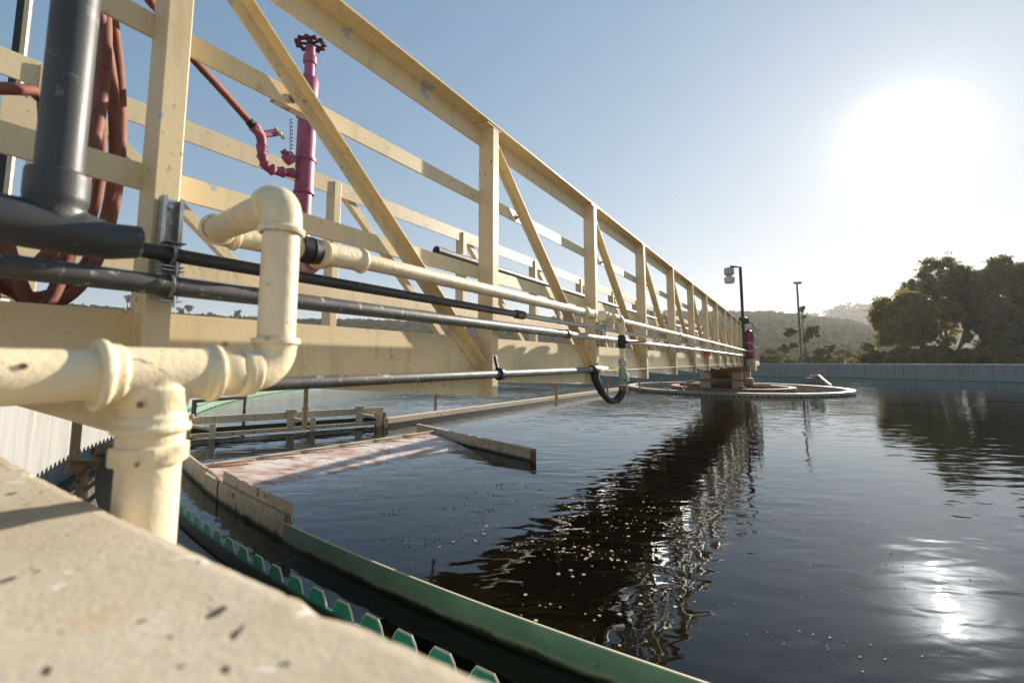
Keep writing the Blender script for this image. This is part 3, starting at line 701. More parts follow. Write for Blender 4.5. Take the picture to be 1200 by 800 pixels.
# the long runs are lengths of pipe joined by couplings
pipe('long_pipe', Q(xs[4]), Q(xs[5]), rl, M['pvc'], wp)
mb = MB(); mb.lathe(Q(xs[5]), U, [(0, .030), (.004, .040), (.028, .040), (.034, .032), (.13, .032), (.134, .037), (.16, .037), (.165, .03)], 24); mb.build('flange_coupling', M['pvc'], wp)
sB = xs[6] + .12
mb = MB(); mb.lathe(Q(sB), U, [(-.06, .034), (-.05, .042), (.0, .044), (.05, .042), (.06, .034)], 20); mb.tube([Q(sB), Q(sB) - V * .05], .032, 16); mb.build('branch_cross', M['pvc'], wp)
pipe('long_pipe', Q(sB), Q(SR - .1), .0225, M['pvc'], wp)
for s_ in (5.6, 8.4, 11.2, 14.0): MB().lathe(Q(s_), U, [(0, .026), (.004, .031), (.07, .031), (.074, .026)], 16).build('coupling', M['pvc'], wp)
# branch down to the hose, ball valve with red lever
bO = Q(sB) - V * .07; bE = bO + U * .17; 
elbow('elbow', bE, U, -up, .024, M['pvc'], wp, rb=.045, L=.03)
MB().tube([bO, bE - U * .03], .022, 16).build('branch_pipe', M['pvc'], wp)
zv = ond(725, 400, 1.06).z
MB().tube([bE - up * .04, Vector((bE.x, bE.y, zv))], .021, 16).build('drop_pipe', M['pvc'], wp)
vp = Vector((bE.x, bE.y, zv)); mb = MB().lathe(vp + up * .05, -up, [(0, .026), (.02, .032), (.05, .034), (.08, .032), (.10, .026)], 16); mb.tube([vp, vp - V * .045], .012, 10); mb.build('ball_valve', M['black'], wp)
MB().bar(vp - V * .045 - U * .01, vp - V * .045 + Vector((.145, .02, .0)), .028, .012).build('valve_lever', M['redlever'], wp, bevel=.004)
zl2 = ond(728, 437, 1.06).z
MB().tube([vp - up * .05, Vector((vp.x, vp.y, zl2))], .020, 16).build('drop_pipe', M['pvc'], wp)
MB().lathe(vp - up * .13, -up, [(0, .022), (.006, .030), (.03, .031), (.05, .030), (.056, .022)], 12).build('union_nut', M['steel'], wp)
gv = Vector((vp.x, vp.y, zl2)); mb = MB(); mb.lathe(gv - up * .03 - V * .045, V, [(0, .015), (.006, .033), (.05, .035), (.06, .02)], 18); mb.lathe(gv + up * .04, -up, [(0, .028), (.06, .03), (.12, .024)], 16); mb.build('check_valve', M['greenvalve'], wp)
hs = gv + Vector((.0, 0, -.10)) - V * .0
MB().lathe(gv - up * .09, -up, [(0, .03), (.03, .034), (.05, .027)], 14).build('rusty_nipple', M['rusty'], wp)
# lower grey pipe and its loop of hose
z4 = ond(585, 438, 1.17).z; s4a = ond(190, 440, 1.17).dot(U); s4b = ond(694, 432, 1.17).dot(U)
lpz = thing('lower_grey_pipe', 'grey conduit hung low beside the beam, ending in taped hose loop', 'pipe', B(1.5, 1.17, z4))
MB().tube([B(-.6, 1.17, z4), B(s4b, 1.17, z4)], .0185, 20).build('conduit', M['conduit'], lpz)
for x in (586,):
    s_ = ond(x, 438, 1.17).dot(U); MB().lathe(B(s_ - .02, 1.17, z4), U, [(0, .024), (.006, .030), (.03, .030), (.036, .024)], 16).build('rubber_clamp', M['black'], lpz)
    MB().bar(B(s_, 1.18, z4 + .01), B(s_, 1.20, z4 + .085), .014, .012, up=U).build('clamp_stem', M['black'], lpz)
he = B(s4b, 1.17, z4)
mb = MB(); mb.lathe(he - U * .02, U, [(0, .022), (.02, .034), (.05, .030), (.08, .036), (.10, .03)], 14); mb.tube([he + U * .05, he + U * .05 - up * .08], [.034, .026], 12); mb.build('taped_joint', M['black'], lpz)
mb = MB(); mb.lathe(he + U * .07, U, [(0, .028), (.03, .033), (.08, .030), (.10, .022), (.2, .022)], 14); mb.tube([he + U * .10, he + U * .10 + up * .05], .016, 10); mb.build('outlet_valve', M['pvc'], lpz)
MB().tube([he + U * .02 + up * .02, he + U * .01 + up * .06, he - U * .03 + up * .10, he - U * .01 + up * .13], .003, 6).build('tie_wire', M['pvc'], lpz)
mb = MB(); a = he + U * .05 - up * .05; b = gv - up * .13; pts = []
for i in range(19):
    t = i / 18; p = a.lerp(b, t); pts.append(p - up * (.12 * math.sin(math.pi * t) ** .8) + U * .0)
mb.tube(pts, [.022 + .004 * (i < 5 or i > 14) for i in range(19)], 14); mb.build('hose_loop', M['darkpipe'], lpz)
MB().tube(pts[:5], .027, 14).build('tape_wrap', M['black'], lpz); MB().tube(pts[14:], .029, 14).build('tape_wrap', M['black'], lpz)
# two conduits clamped to the posts
z2 = ond(500, 350, 1.175).z; z3 = ond(500, 371.5, 1.175).z
ca = thing('upper_black_conduit', 'thin black conduit, upper of two clamped to the bridge posts', 'conduit', B(4, 1.17, z2))
cb2 = thing('lower_grey_conduit', 'thick grey conduit, lower of two clamped to the bridge posts', 'conduit', B(4, 1.17, z3))
sa = ond(162, 285, 1.175).dot(U); sb = ond(605, 345, 1.17).dot(U); sc3 = ond(663, 345, 1.17).dot(U)
MB().tube([B(sa - .25, 1.175, z2), B(sb, 1.175, z2)], .0165, 18).build('conduit_length', M['darkpipe'], ca)
MB().tube([B(sb, 1.175, z2), B(SR, 1.175, z2)], .0155, 14).build('conduit_length', M['ltconduit'], ca)
MB().tube([B(-1.2, 1.175, z3), B(sc3, 1.175, z3)], .0225, 20).build('conduit_length', M['conduit'], cb2)
MB().tube([B(sc3, 1.175, z3), B(SR, 1.175, z3)], .0205, 14).build('conduit_length', M['ltconduit'], cb2)
for par, zz_, rr, ss in ((ca, z2, .017, [sb, sb + .03, 4.6, 7.4, 10.1]), (cb2, z3, .0225, [sc3, 5.2, 8.0, 10.8])):
    for s_ in ss: MB().lathe(B(s_, 1.175, zz_), U, [(0, rr), (.003, rr + .006), (.045, rr + .006), (.048, rr)], 16).build('coupling', M['darkpipe'] if s_ < 3 else M['ltconduit'], par)
# strut channels on posts
def strut(s_, full, lab):
    st = thing('strut_channel', lab, 'bracket', B(s_, 1.2, 1.14), 'slotted strut brackets on the bridge posts')
    z0, z1 = (ond(190, 350, 1.2).z, ond(190, 229, 1.2).z) if full else (z3 - .06, z2 + .06)
    mb = MB(); W = .0205
    prof = [(-W, 0), (W, 0), (W, .028), (W - .008, .028), (W - .008, .025), (W - .0025, .025), (W - .0025, .0025), (-W + .0025, .0025), (-W + .0025, .025), (-W + .008, .025), (-W + .008, .028), (-W, .028)]
    c0 = B(s_, 1.217, z0); n12 = len(prof)
    vv_ = [c0 + U * a - V * b + up * h_ for h_ in (0, z1 - z0) for a, b in prof]
    mb.add(vv_, [[i, (i + 1) % n12, n12 + (i + 1) % n12, n12 + i] for i in range(n12)] + [list(range(n12))[::-1], list(range(n12, 2 * n12))]); mb.build('channel', M['steel'], st)
    if full:
        for k in range(4):
            MB().lathe(B(s_, 1.2145, z1 - .02 - .035 * k), -V, [(0, .009), (.0012, .009)], 14).build('slot', M['cream'], st)
        MB().lathe(B(s_, 1.214, z1 - .018), -V, [(0, .013), (.003, .013), (.003, .008), (.010, .008)], 6).build('bolt', M['steel'], st)
    for zz_, rr in ((z2, .017), (z3, .0235)):
        mb = MB()
        for sg in (-1, 1):
            mb.tube([B(s_ - .004, 1.19, zz_ + sg * (rr + .012)), B(s_ - .004, 1.165, zz_ + sg * (rr + .006)), B(s_ - .004, 1.152 - rr * .2, zz_ + sg * rr * .6), B(s_ - .004, 1.150 - rr * .3, zz_)], .0035, 6)
            mb.box(B(s_, 1.176, zz_ + sg * (rr + .011)), .040, .030, .0025, U)
        mb.build('clamp', M['steel'], st)
        MB().tube([B(s_ + .004, 1.160, zz_ - rr - .026), B(s_ + .004, 1.160, zz_ - rr + .0)], .0035, 8).build('clamp_bolt', M['steel'], st)
strut(posts[1] - .022, True, 'tall slotted steel strut on the big nearest post, holding both dark conduits')
strut(posts[3] - .02, False, 'short steel strut on the third post, beside the lever valve branch')
strut(posts[5] - .02, False, 'tiny steel strut on a post well beyond the red lever valve')
# small pipe hangers farther out and a red tag
rt_ = tag(MB().box(ond(829, 414, 1.13), .10, .10, .08, U).build('red_tag', M['redlever']), 'tiny orange-red cap hanging from the pipes far along the bridge', 'cap')
rt_.location = (0, 0, 0)

# pipe inside the bridge, on the far rail
z5 = ond(600, 320, 2.42).z; s5 = ond(511, 294, 2.42).dot(U)
ip = thing('inner_grey_pipe', 'grey pipe with open end running along the far side railing', 'pipe', B(s5, 2.42, z5))
pr_ = ond(512, 294, 2.42)
mb = MB(); mb.lathe(B(s5, 2.42, pr_.z), U, [(.003, .030), (0, .033), (0, .040), (.10, .040), (.102, .036), (13, .036)], 20); mb.build('pipe_body', M['conduit'], ip)
MB().lathe(B(s5 - .002, 2.42, pr_.z), -U, [(-.004, .028), (.003, .028)], 18).build('bore_shade_disc', M['black'], ip)  # black disc painted in for the shade inside the open pipe end
for k in range(6): MB().box(B(s5 + .35 + SP * k, 2.455, pr_.z), .03, .05, .09, U).build('pipe_strap', M['steel'], ip)

# big grey drain pipe at left
dg = 1.0; gp = thing('grey_drain_pipe', 'thick dark grey pipe rising from a tee at the left', 'pipe', ond(70, 260, dg))
a, b = ond(84, -60, dg - .0), ond(68, 215, dg); vtx = Vector((b.x, b.y, 0)); rbig = .0315
G_top = Vector((b.x, b.y, b.z + .8)); J = ond(60, 268, dg); J = Vector((b.x, b.y, J.z))
MB().tube([Vector((b.x, b.y, b.z - .01)), G_top], rbig * .95, 32).build('riser', M['greypvc'], gp)
mb = MB(); sJ = J.dot(U); dJ = J.dot(V); sR = ond(163, 283, dg).dot(U); zR = ond(163, 284, dg).z
mb.lathe(Vector((b.x, b.y, b.z + .018)), -up, [(0, rbig * .95), (.0, rbig * 1.2), (.004, rbig * 1.26), (.045, rbig * 1.26), (.06, rbig * 1.12)], 32)
mb.tube([Vector((b.x, b.y, b.z - .02)), J], rbig * 1.13, 32)
A_ = B(sJ - .5, dJ, J.z + .003); C_ = B(sR, dJ, zR)
mb.tube([A_, B(sJ - .045, dJ, J.z + .002), B(sJ + .03, dJ, J.z), B(sJ + .07, dJ, J.z - .004), B(sJ + .11, dJ, zR), C_], [rbig * 1.22, rbig * 1.22, rbig * 1.2, rbig * 1.02, rbig * .93, rbig * .93], 32)
gt = mb.build('tee', M['greypvc'], gp); rm = gt.modifiers.new('cast', 'REMESH'); rm.mode = 'VOXEL'; rm.voxel_size = .0025; rm.use_smooth_shade = True
sm_ = gt.modifiers.new('soft', 'SMOOTH'); sm_.factor = .5; sm_.iterations = 6
MB().lathe(C_ - U * .012, U, [(0, rbig * .80), (.0128, rbig * .80)], 24).build('bore_shade_disc', M['black'], gp)  # flat black disc stands in for the shaded hollow of the tee

# red-brown hose coil and its end on the bib
hr = .0140
ho = thing('rubber_hose', 'coiled red-brown rubber hose hung behind the grey pipe, its end on the purple bib', 'hose', ond(60, 360, 1.55))
def loop(cx, cy, ax_, ay_, d0, d1, t0, t1, tw_=0):
    pts = []
    for i in range(49):
        t = t0 + (t1 - t0) * i / 48; x = cx + ax_ * math.cos(t) + tw_ * math.sin(2 * t); y = cy + ay_ * math.sin(t); pts.append(ond(x, y, d0 + (d1 - d0) * (.5 + .5 * math.sin(t * 1.3))))
    return pts
for i, (cx, cy, ax_, ay_, d0, d1, t0, t1, tw_) in enumerate([
    (40, 108, 92, 240, 1.46, 1.62, -1.5, 2.6, 12), (46, 124, 70, 236, 1.62, 1.50, -1.5, 2.4, -13), (52, 95, 88, 262, 1.66, 1.58, -1.5, 2.5, 9),
    (26, 88, 96, 228, 1.54, 1.44, -1.4, 2.6, -10), (30, 120, 84, 200, 1.60, 1.70, -1.5, 2.6, 14)]):
    MB().tube(loop(cx, cy, ax_, ay_, d0, d1, t0, t1, tw_), hr, 16).build('hose_turn', M['hose'], ho)
MB().tube([ond(-60, 105, 1.44), ond(-20, 103, 1.44), ond(10, 104, 1.44), ond(38, 106, 1.46), ond(52, 120, 1.48), ond(54, 160, 1.50), ond(44, 190, 1.52)], hr * .95, 16).build('hose_turn', M['hose'], ho)
hb = ond(299, 150, 1.78)
pts = [ond(150, -60, 1.45), ond(168, -20, 1.45), ond(176, 0, 1.47), ond(186, 12, 1.52), ond(206, 40, 1.6), ond(226, 68, 1.66), ond(262, 108, 1.73), ond(290, 140, 1.775), hb]
def smooth(p, n=6):
    out = []
    for i in range(len(p) - 1):
        a, b, c_, d = p[max(0, i - 1)], p[i], p[i + 1], p[min(len(p) - 1, i + 2)]
        for k in range(n):
            t = k / n; out.append(.5 * ((2 * b) + (c_ - a) * t + (2 * a - 5 * b + 4 * c_ - d) * t * t + (3 * b - a - 3 * c_ + d) * t ** 3))
    return out + [p[-1]]
MB().tube(smooth(pts), .0145, 16).build('hose_end', M['hose'], ho)
e_ = (hb - ond(285, 135, 1.77)).normalized()
MB().lathe(hb - e_ * .03, e_, [(0, .017), (.045, .018)], 16).build('hose_cuff', M['black'], ho)

# purple standpipe with handwheel
dp = 1.80; pb = ond(352, 312, dp); pp = Vector((pb.x, pb.y, 0))
def PZ(y, x=352): return ond(x, y, dp).z
pv = thing('purple_valve_standpipe', 'purple-pink standpipe with a scalloped handwheel and side tap on the walkway', 'valve', Vector((pp.x, pp.y, PZ(312))))
def pz(z_): return Vector((pp.x, pp.y, z_))
za, zb_, zc_, zd = PZ(312), PZ(225), PZ(187), PZ(132)
mb = MB(); mb.lathe(pz(za), up, [(0, .034), (zb_ - za, .034)], 24)
mb.lathe(pz(zb_), up, [(-.008, .036), (-.004, .044), (.006, .044), (.01, .040), (zc_ - zb_ - .004, .040), (zc_ - zb_, .046), (zc_ - zb_ + .012, .046), (zc_ - zb_ + .016, .040), (zd - zb_, .039)], 28); mb.build('standpipe', M['purple'], pv)
MB().tube([pz(za + .02), pz(za - .02), pz(za - .035).lerp(Q(xs[2]), .12), Q(xs[2]) + ax * .05 + V * .09], .034, 20).build('feed_pipe', M['purple'], pv)
z6 = PZ(100); z7 = PZ(84); z8 = PZ(66); z9 = PZ(50, 357)
MB().lathe(pz(zd - .01), up, [(0, .048), (.014, .048), (.014, .040), (z6 - zd, .040), (z7 - zd - .01, .042), (z7 - zd, .038), (z7 - zd + .004, .026)], 24).build('bonnet', M['purple'], pv)
MB().lathe(pz(z7 - .01), up, [(0, .022), (z8 - z7, .022), (z8 - z7 + .002, .029), (z8 - z7 + .035, .029), (z8 - z7 + .038, .022), (z9 - z7 + .01, .02)], 16).build('stem', M['purple'], pv)
# scalloped handwheel: rim of lobes, hub, four spokes
tiltn = (up + Vector((-.10, -.18, 0))).normalized(); hx = tiltn.cross(Vector((0, 1, 0))).normalized(); hy = tiltn.cross(hx); hc = pz(z9 + .012)
mb = MB(); pts = [hc + (hx * math.cos(t) + hy * math.sin(t)) * (.056 + .0045 * math.cos(11 * t)) for t in [2 * math.pi * i / 88 for i in range(88)]]
mb.tube(pts, .0085, 10, closed=True)
for i in range(11):
    t = 2 * math.pi * i / 11; c_ = hc + (hx * math.cos(t) + hy * math.sin(t)) * .0605; mb.tube([c_ + tiltn * .010, c_ + tiltn * .006, c_ - tiltn * .006, c_ - tiltn * .010], [.005, .0095, .0095, .005], 8)
for i in range(5):
    t = 2 * math.pi * i / 5 + .3; mb.tube([hc, hc + (hx * math.cos(t) + hy * math.sin(t)) * .05], .006, 6)
mb.lathe(hc - tiltn * .014, tiltn, [(0, .016), (.012, .019), (.028, .014), (.034, .008)], 12); mb.build('handwheel', M['wheelpaint'], pv)
# side tap
b0 = ond(343, 203, dp); b1 = ond(322, 200, dp); b2 = ond(309, 188, dp); b3 = ond(307, 170, dp); b4 = ond(305, 158, 1.79)
MB().tube(smooth([b0, ond(333, 202, dp), b1, ond(313, 196, dp), b2, ond(307, 180, dp), b3]), [.019 + .004 * (i % 7 == 0) + .002 * math.sin(i) for i in range(37)], 16).build('bib_elbow', M['purplerust'], pv)
tb_ = MB(); tb_.tube([b3 - up * .01, b3 + up * .012, b4 + up * .0, hb + e_ * .005], [.021, .019, .020, .019], 14); tb_.lathe(hb - e_ * .012, e_, [(0, .021), (.02, .022), (.026, .019)], 8)
tb_.tube([b4, ond(320, 156, 1.79), ond(328, 156, 1.79)], [.014, .015, .010], 12); tap = tb_.build('hose_bib', M['purplerust'], pv)
h0, h1 = ond(322, 150, 1.78), ond(333, 163, 1.78)
MB().tube([h0, h0.lerp(h1, .3), h0.lerp(h1, .5), h0.lerp(h1, .7), h1], [.008, .006, .012, .006, .008], 10).build('tap_handle', M['rustcream'], tap)
MB().lathe(ond(339, 186, dp), (ond(331, 176, dp) - ond(339, 186, dp)).normalized(), [(-.02, .024), (0, .027), (.02, .025), (.026, .014), (.04, .013)], 14).build('dust_cap', M['purple'], pv)
ch = MB()
for i in range(9):
    p = ond(341.5, 142 + 4.3 * i, dp - .03); q = [p + Vector((.006 * math.cos(t) * (1 if i % 2 else .4), .006 * math.cos(t) * (.4 if i % 2 else 1), .009 * math.sin(t))) for t in [2 * math.pi * k / 10 for k in range(10)]]; ch.tube(q, .0017, 5, closed=True)
ch.build('chain', M['wheelpaint'], pv)
# bracket plate from the mid rail round the standpipe
bk0, bk1 = ond(327, 123, 1.55), ond(366, 141, 1.36)
tag(MB().bar(bk0, bk1, .07, .014).build('pipe_bracket', M['rustcream'], bevel=.002), 'chipped cream bracket plate steadying the purple standpipe at rail height', 'bracket')

# launder brush gear under the bridge end
lb = thing('launder_brush', 'rusty brush frame with a grey wheel hung over the gutter behind the tee', 'brush', ond(85, 545, 2.6))
t0_, t1_ = ond(88, 480, 2.5), ond(86, 545, 2.5); t0_ = Vector((t1_.x, t1_.y, t0_.z + .1))
MB().bar(t0_, t1_, .028, .028, up=U).build('hanger', M['cream'], lb, bevel=.004)
MB().tube([ond(78, 547, 2.5), ond(98, 546, 2.5)], .03, 12).build('pivot_sleeve', M['rustcream'], lb)
for (x0, y0, x1, y1, dd1, rr) in ((98, 543, 128, 540, 2.3, .014), (97, 545, 95, 600, 2.5, .018), (118, 543, 117, 562, 2.3, .016), (128, 540, 133, 532, 2.2, .014), (98, 575, 124, 555, 2.3, .010), (100, 590, 128, 566, 2.3, .010), (82, 572, 112, 545, 2.4, .008), (70, 600, 105, 560, 2.5, .010)):
    MB().tube([ond(x0, y0, 2.5), ond(x1, y1, dd1)], rr, 10).build('brush_rod', M['rustcream'], lb)
wc = ond(160, 565, 1.75)
MB().lathe(wc - U * .03, (U + V * .3), [(0, .10), (.004, .135), (.055, .135), (.06, .10)], 40).build('wheel', M['concrete'], lb)
MB().tube([wc, wc + V * .4 + up * .05], .018, 10).build('axle', M['rustcream'], lb)
MB().bar(ond(120, 527, 2.1), ond(150, 520, 1.8), .04, .03).build('wheel_arm', M['rustcream'], lb)

# ================================================================== foam on the water
fm = MB()
def blob(x, y, r):
    n = random.randint(5, 8); a0 = random.random() * 6; pts = [(x + r * (.6 + .6 * random.random()) * math.cos(a0 + 2 * math.pi * i / n), y + r * .9 * (.6 + .6 * random.random()) * math.sin(a0 + 2 * math.pi * i / n)) for i in range(n)]
    vv_ = [(a, b, .0035) for a, b in pts] + [(a, b, .0005) for a, b in pts]
    fm.add(vv_, [list(range(n))] + [[i, n + i, n + (i + 1) % n, (i + 1) % n] for i in range(n)])
cents = []
while len(cents) < 46:
    x = random.gauss(.45, .75); y = random.gauss(2.35, .75)
    if (Vector((x, y, 0)) - CEN).length < 15.9 and y > 1.4: cents.append((x, y, random.uniform(.05, .30)))
for x0_, y0_, r_ in cents:
    for _ in range(random.randint(4, 18)):
        x, y = random.gauss(x0_, r_), random.gauss(y0_, r_ * .6)
        if (Vector((x, y, 0)) - CEN).length < 16.05: blob(x, y, min(.010, random.expovariate(1 / .0042) + .0015) * (.45 if x > 1.0 else 1))
for _ in range(90):
    x, y = random.uniform(-.8, 3.2), random.uniform(1.2, 4.5)
    if (Vector((x, y, 0)) - CEN).length < 16.0: blob(x, y, random.uniform(.0012, .003))
tag(fm.build('foam_flecks', M['foam']), 'pale scum flecks drifting on the dark water near the green baffle', 'foam', kind='stuff')

# ================================================================== beyond the tank
def at(x, y, dep): return ong(x, y, dep)
def tree(name, lab, base, H, spread, leaf, nl=34000, lsize=.16, trunks=3, seed=1, group=None, r0_=.28, low=.30):
    rd = random.Random(seed); t = thing(name, lab, 'tree', base, group); mb = MB(); tips = []
    def limb(p, d, L_, r, lev):
        pts = [p]; q = p.copy(); dd = d.copy()
        for i in range(5):
            dd = (dd + Vector((rd.gauss(0, .12), rd.gauss(0, .12), rd.gauss(.05, .08)))).normalized(); q = q + dd * L_ / 5; pts.append(q.copy())
        mb.tube(pts, [r * (1 - .13 * i) for i in range(6)], 7 if lev < 2 else 5, cap=False)
        if lev >= 2: tips.extend(pts[3:])
        if lev == 3: return
        for k in range(rd.choice((3, 4)) if lev else 4):
            a = rd.uniform(0, 2 * math.pi); sp_ = rd.uniform(.4, .95); side = Vector((math.cos(a), math.sin(a), 0))
            st_ = pts[rd.choice((2, 3, 4, 5))] if lev else pts[rd.choice((3, 4, 5))]
            limb(st_, (dd * (1 - sp_ * .5) + side * sp_ * spread).normalized(), L_ * rd.uniform(.55, .78), r * .52, lev + 1)
    for k in range(trunks):
        a = 2 * math.pi * k / trunks + rd.random(); limb(base + Vector((math.cos(a), math.sin(a), 0)) * .25 * (trunks > 1), Vector((math.cos(a) * .38 * (trunks > 1), math.sin(a) * .38 * (trunks > 1), 1)).normalized(), H * .42, r0_, 0)
    zmax = max(p.z for p in tips); kz = (H + base.z) / zmax if zmax > 0 else 1
    for v_ in mb.v: v_.z = base.z + (v_.z - base.z) * kz
    mb.build('trunk', M['bark'], t)
    tp2 = np.array([(p.x, p.y, base.z + (p.z - base.z) * kz) for p in tips]); tp2 = tp2[tp2[:, 2] > base.z + H * low]
    rng2 = np.random.default_rng(seed); keep = tp2[rng2.random(len(tp2)) < .85]
    vv_, q = cards(keep, lsize, max(1, nl // len(keep)), .55 + rng2.random(len(keep)) * .75, .75)
    npmesh('crown', vv_, q, leaf, t); return t
def gz(x, dep): p = ong(x, 423, dep); p.z = .45; return p
G_ = 'trees at the right beyond the tank'
def crown_tree(name, lab, base, lobes, leaf, nleaf, ls, seed, group, nst=3, r0_=.22, ncl=110):
    rd = random.Random(seed); rg = np.random.default_rng(seed); t = thing(name, lab, 'tree', base, group); mb = MB(); cl_ = []
    vol = sum(l[3] * l[4] * l[5] for l in lobes); stems = []
    for k in range(nst):
        a = 6.283 * k / nst + rd.random(); stems.append([base + Vector((math.cos(a), math.sin(a), 0)) * .25, base + Vector((math.cos(a) * .9, math.sin(a) * .5, rd.uniform(1.6, 2.4)))])
        mb.tube([stems[-1][0], stems[-1][0].lerp(stems[-1][1], .5) + Vector((rd.gauss(0, .1), rd.gauss(0, .1), 0)), stems[-1][1]], [r0_, r0_ * .85, r0_ * .75], 8)
    for (lx, ly, lz, rx, ry, rz) in lobes:
        c_ = base + Vector((lx, ly, lz)); s0 = min(stems, key=lambda q: (q[1] - c_).length)[1]; low = c_ - Vector((0, 0, rz * .45))
        m1 = s0.lerp(low, .5) + Vector((rd.gauss(0, .3), rd.gauss(0, .3), rd.uniform(0, .4)))
        mb.tube([s0, m1, low], [r0_ * .6, r0_ * .42, r0_ * .3], 7)
        n_ = max(6, int(2.1 * ncl * rx * ry * rz / vol))
        for k in range(n_):
            d = Vector((rd.gauss(0, 1), rd.gauss(0, 1), rd.gauss(0, 1))).normalized(); q = rd.uniform(.42, 1.0) ** .8
            p = c_ + Vector((d.x * rx, d.y * ry, d.z * rz)) * q
            if p.z < base.z + .9: continue
            cl_.append(p)
            if rd.random() < .3:
                a_ = low.lerp(c_, rd.random()); mid = a_.lerp(p, .5) + Vector((rd.gauss(0, .2), rd.gauss(0, .2), rd.uniform(-.1, .3))); mb.tube([a_, mid, p], [.06, .035, .012], 5, cap=False)
    mb.build('trunk', M['bark'], t)
    cc = np.array([tuple(p) for p in cl_]); w_ = rg.random(len(cc))
    v1, q1_ = cards(cc, ls, nleaf // len(cc), .22 + .46 * w_, .9)
    tw_c = cc + rg.normal(size=cc.shape) * .32; v2, q2 = cards(tw_c, ls * .9, nleaf // len(cc) // 6, .25 + .3 * w_, .5)
    npmesh('crown', np.vstack([v1, v2]), np.vstack([q1_, q2 + len(v1)]), leaf, t)
crown_tree('broadleaf_tree', 'small yellow-green tree, leftmost of the group beyond the far wall', gz(1078, 47), [(-2.7, 0, 5.3, 1.9, 1.6, 1.7), (-.6, .2, 6.4, 2.1, 1.6, 1.7), (-2.3, 0, 3.0, 1.9, 1.5, 1.3), (.4, 0, 4.2, 1.7, 1.5, 1.8), (-3.6, 0, 6.6, 1.0, 1.0, .8)], M['leaf'], 27000, .12, 3, G_, 3, .16, 130)
crown_tree('broadleaf_tree', 'tallest leafy tree with pale forked trunk at right beyond the wall', gz(1118, 53), [(-.6, 0, 11.2, 2.6, 2.2, 2.1), (-3.0, 0, 8.6, 2.5, 2.0, 2.3), (2.2, 0, 9.6, 2.6, 2.2, 2.4), (-1.2, 0, 6.3, 2.4, 2, 1.9), (3.4, .3, 6.6, 2.4, 2, 2.0), (1.4, 0, 3.8, 1.2, 1.2, .9), (-3.7, 0, 5.4, 1.6, 1.5, 1.5)], M['leaf'], 52000, .13, 21, G_, 4, .25, 260)
crown_tree('broadleaf_tree', 'dark dense tree at the right edge of the picture beyond the wall', gz(1182, 51), [(.5, 0, 10.8, 2.5, 2.2, 2.1), (-2.1, 0, 9.0, 2.2, 2, 2.2), (2.9, 0, 8.6, 2.4, 2, 2.6), (-1.5, 0, 5.6, 2.6, 2, 2.5), (2.0, 0, 5.0, 2.6, 2, 2.4), (0, 0, 2.9, 3.2, 1.8, 1.5)], M['leafd'], 72000, .13, 8, G_, 4, .25, 280)
crown_tree('broadleaf_tree', 'dark tree cut off by the picture edge at far right', gz(1240, 54), [(0, 0, 10.5, 2.8, 2.2, 2.6), (-2.6, 0, 7.6, 2.2, 2, 2.6), (2, 0, 7, 2.8, 2, 2.6), (-1, 0, 4, 3, 2, 2)], M['leafd'], 60000, .12, 15, G_, 3, .25, 160)
def bush(lab, x, dep, wd_, ht, leaf, n=9000, ls=.11, grp=None, seed=0):
    b = gz(x, dep); t = thing('bush', lab, 'bush', b, grp); r2_ = np.random.default_rng(seed + int(x))
    c_ = np.array([[b.x + r2_.normal() * wd_ * .35, b.y + r2_.normal() * .8, b.z + abs(r2_.normal()) * ht * .38 + .2] for _ in range(46)])
    vv_, q = cards(c_, ls, n // 46, .3 + r2_.random(46) * .45, .8); npmesh('foliage', vv_, q, leaf, t)
    mb = MB()
    for k in range(6): mb.tube([b, b + Vector((random.uniform(-.4, .4) * wd_ * .5, random.uniform(-.3, .3), ht * .6))], [.05, .015], 5)
    mb.build('stems', M['bark'], t)
bl = [(1035, 42, 3.6, 1.3, 'low dark bush at the left foot of the tree group'), (1072, 43, 4.5, 1.6, 'dark bush under the leftmost tree behind wall'), (1115, 44, 4.6, 1.9, 'dark bush under the tallest tree behind wall'), (1160, 43, 4.6, 1.8, 'dark bush in deep shade under the right-hand trees'), (1205, 42, 4.6, 1.8, 'dark bush at the picture edge behind the wall')]
for x, dep, wd_, ht, lab in bl: bush(lab, x, dep, wd_, ht, M['leafd'], 12000, .12, 'dark bushes under the trees')
for x, dep, wd_, ht, lab in [(868, 60, 4, 1.7, 'olive bush close behind the railing cage'), (893, 62, 4, 2.0, 'yellow-green bush between the cage and the slim pole'), (915, 66, 4, 1.2, 'low olive scrub left of the small pine'), (962, 58, 3.5, 1.5, 'pale green bush at the foot of the small pine'), (984, 70, 5, 2.2, 'olive bush to the right of the small pine'), (1006, 66, 5, 2.1, 'yellowish bush between the pine and the big trees')]:
    bush(lab, x, dep, wd_, ht, M['olive'], 8000, .12, 'olive bushes behind the far wall')
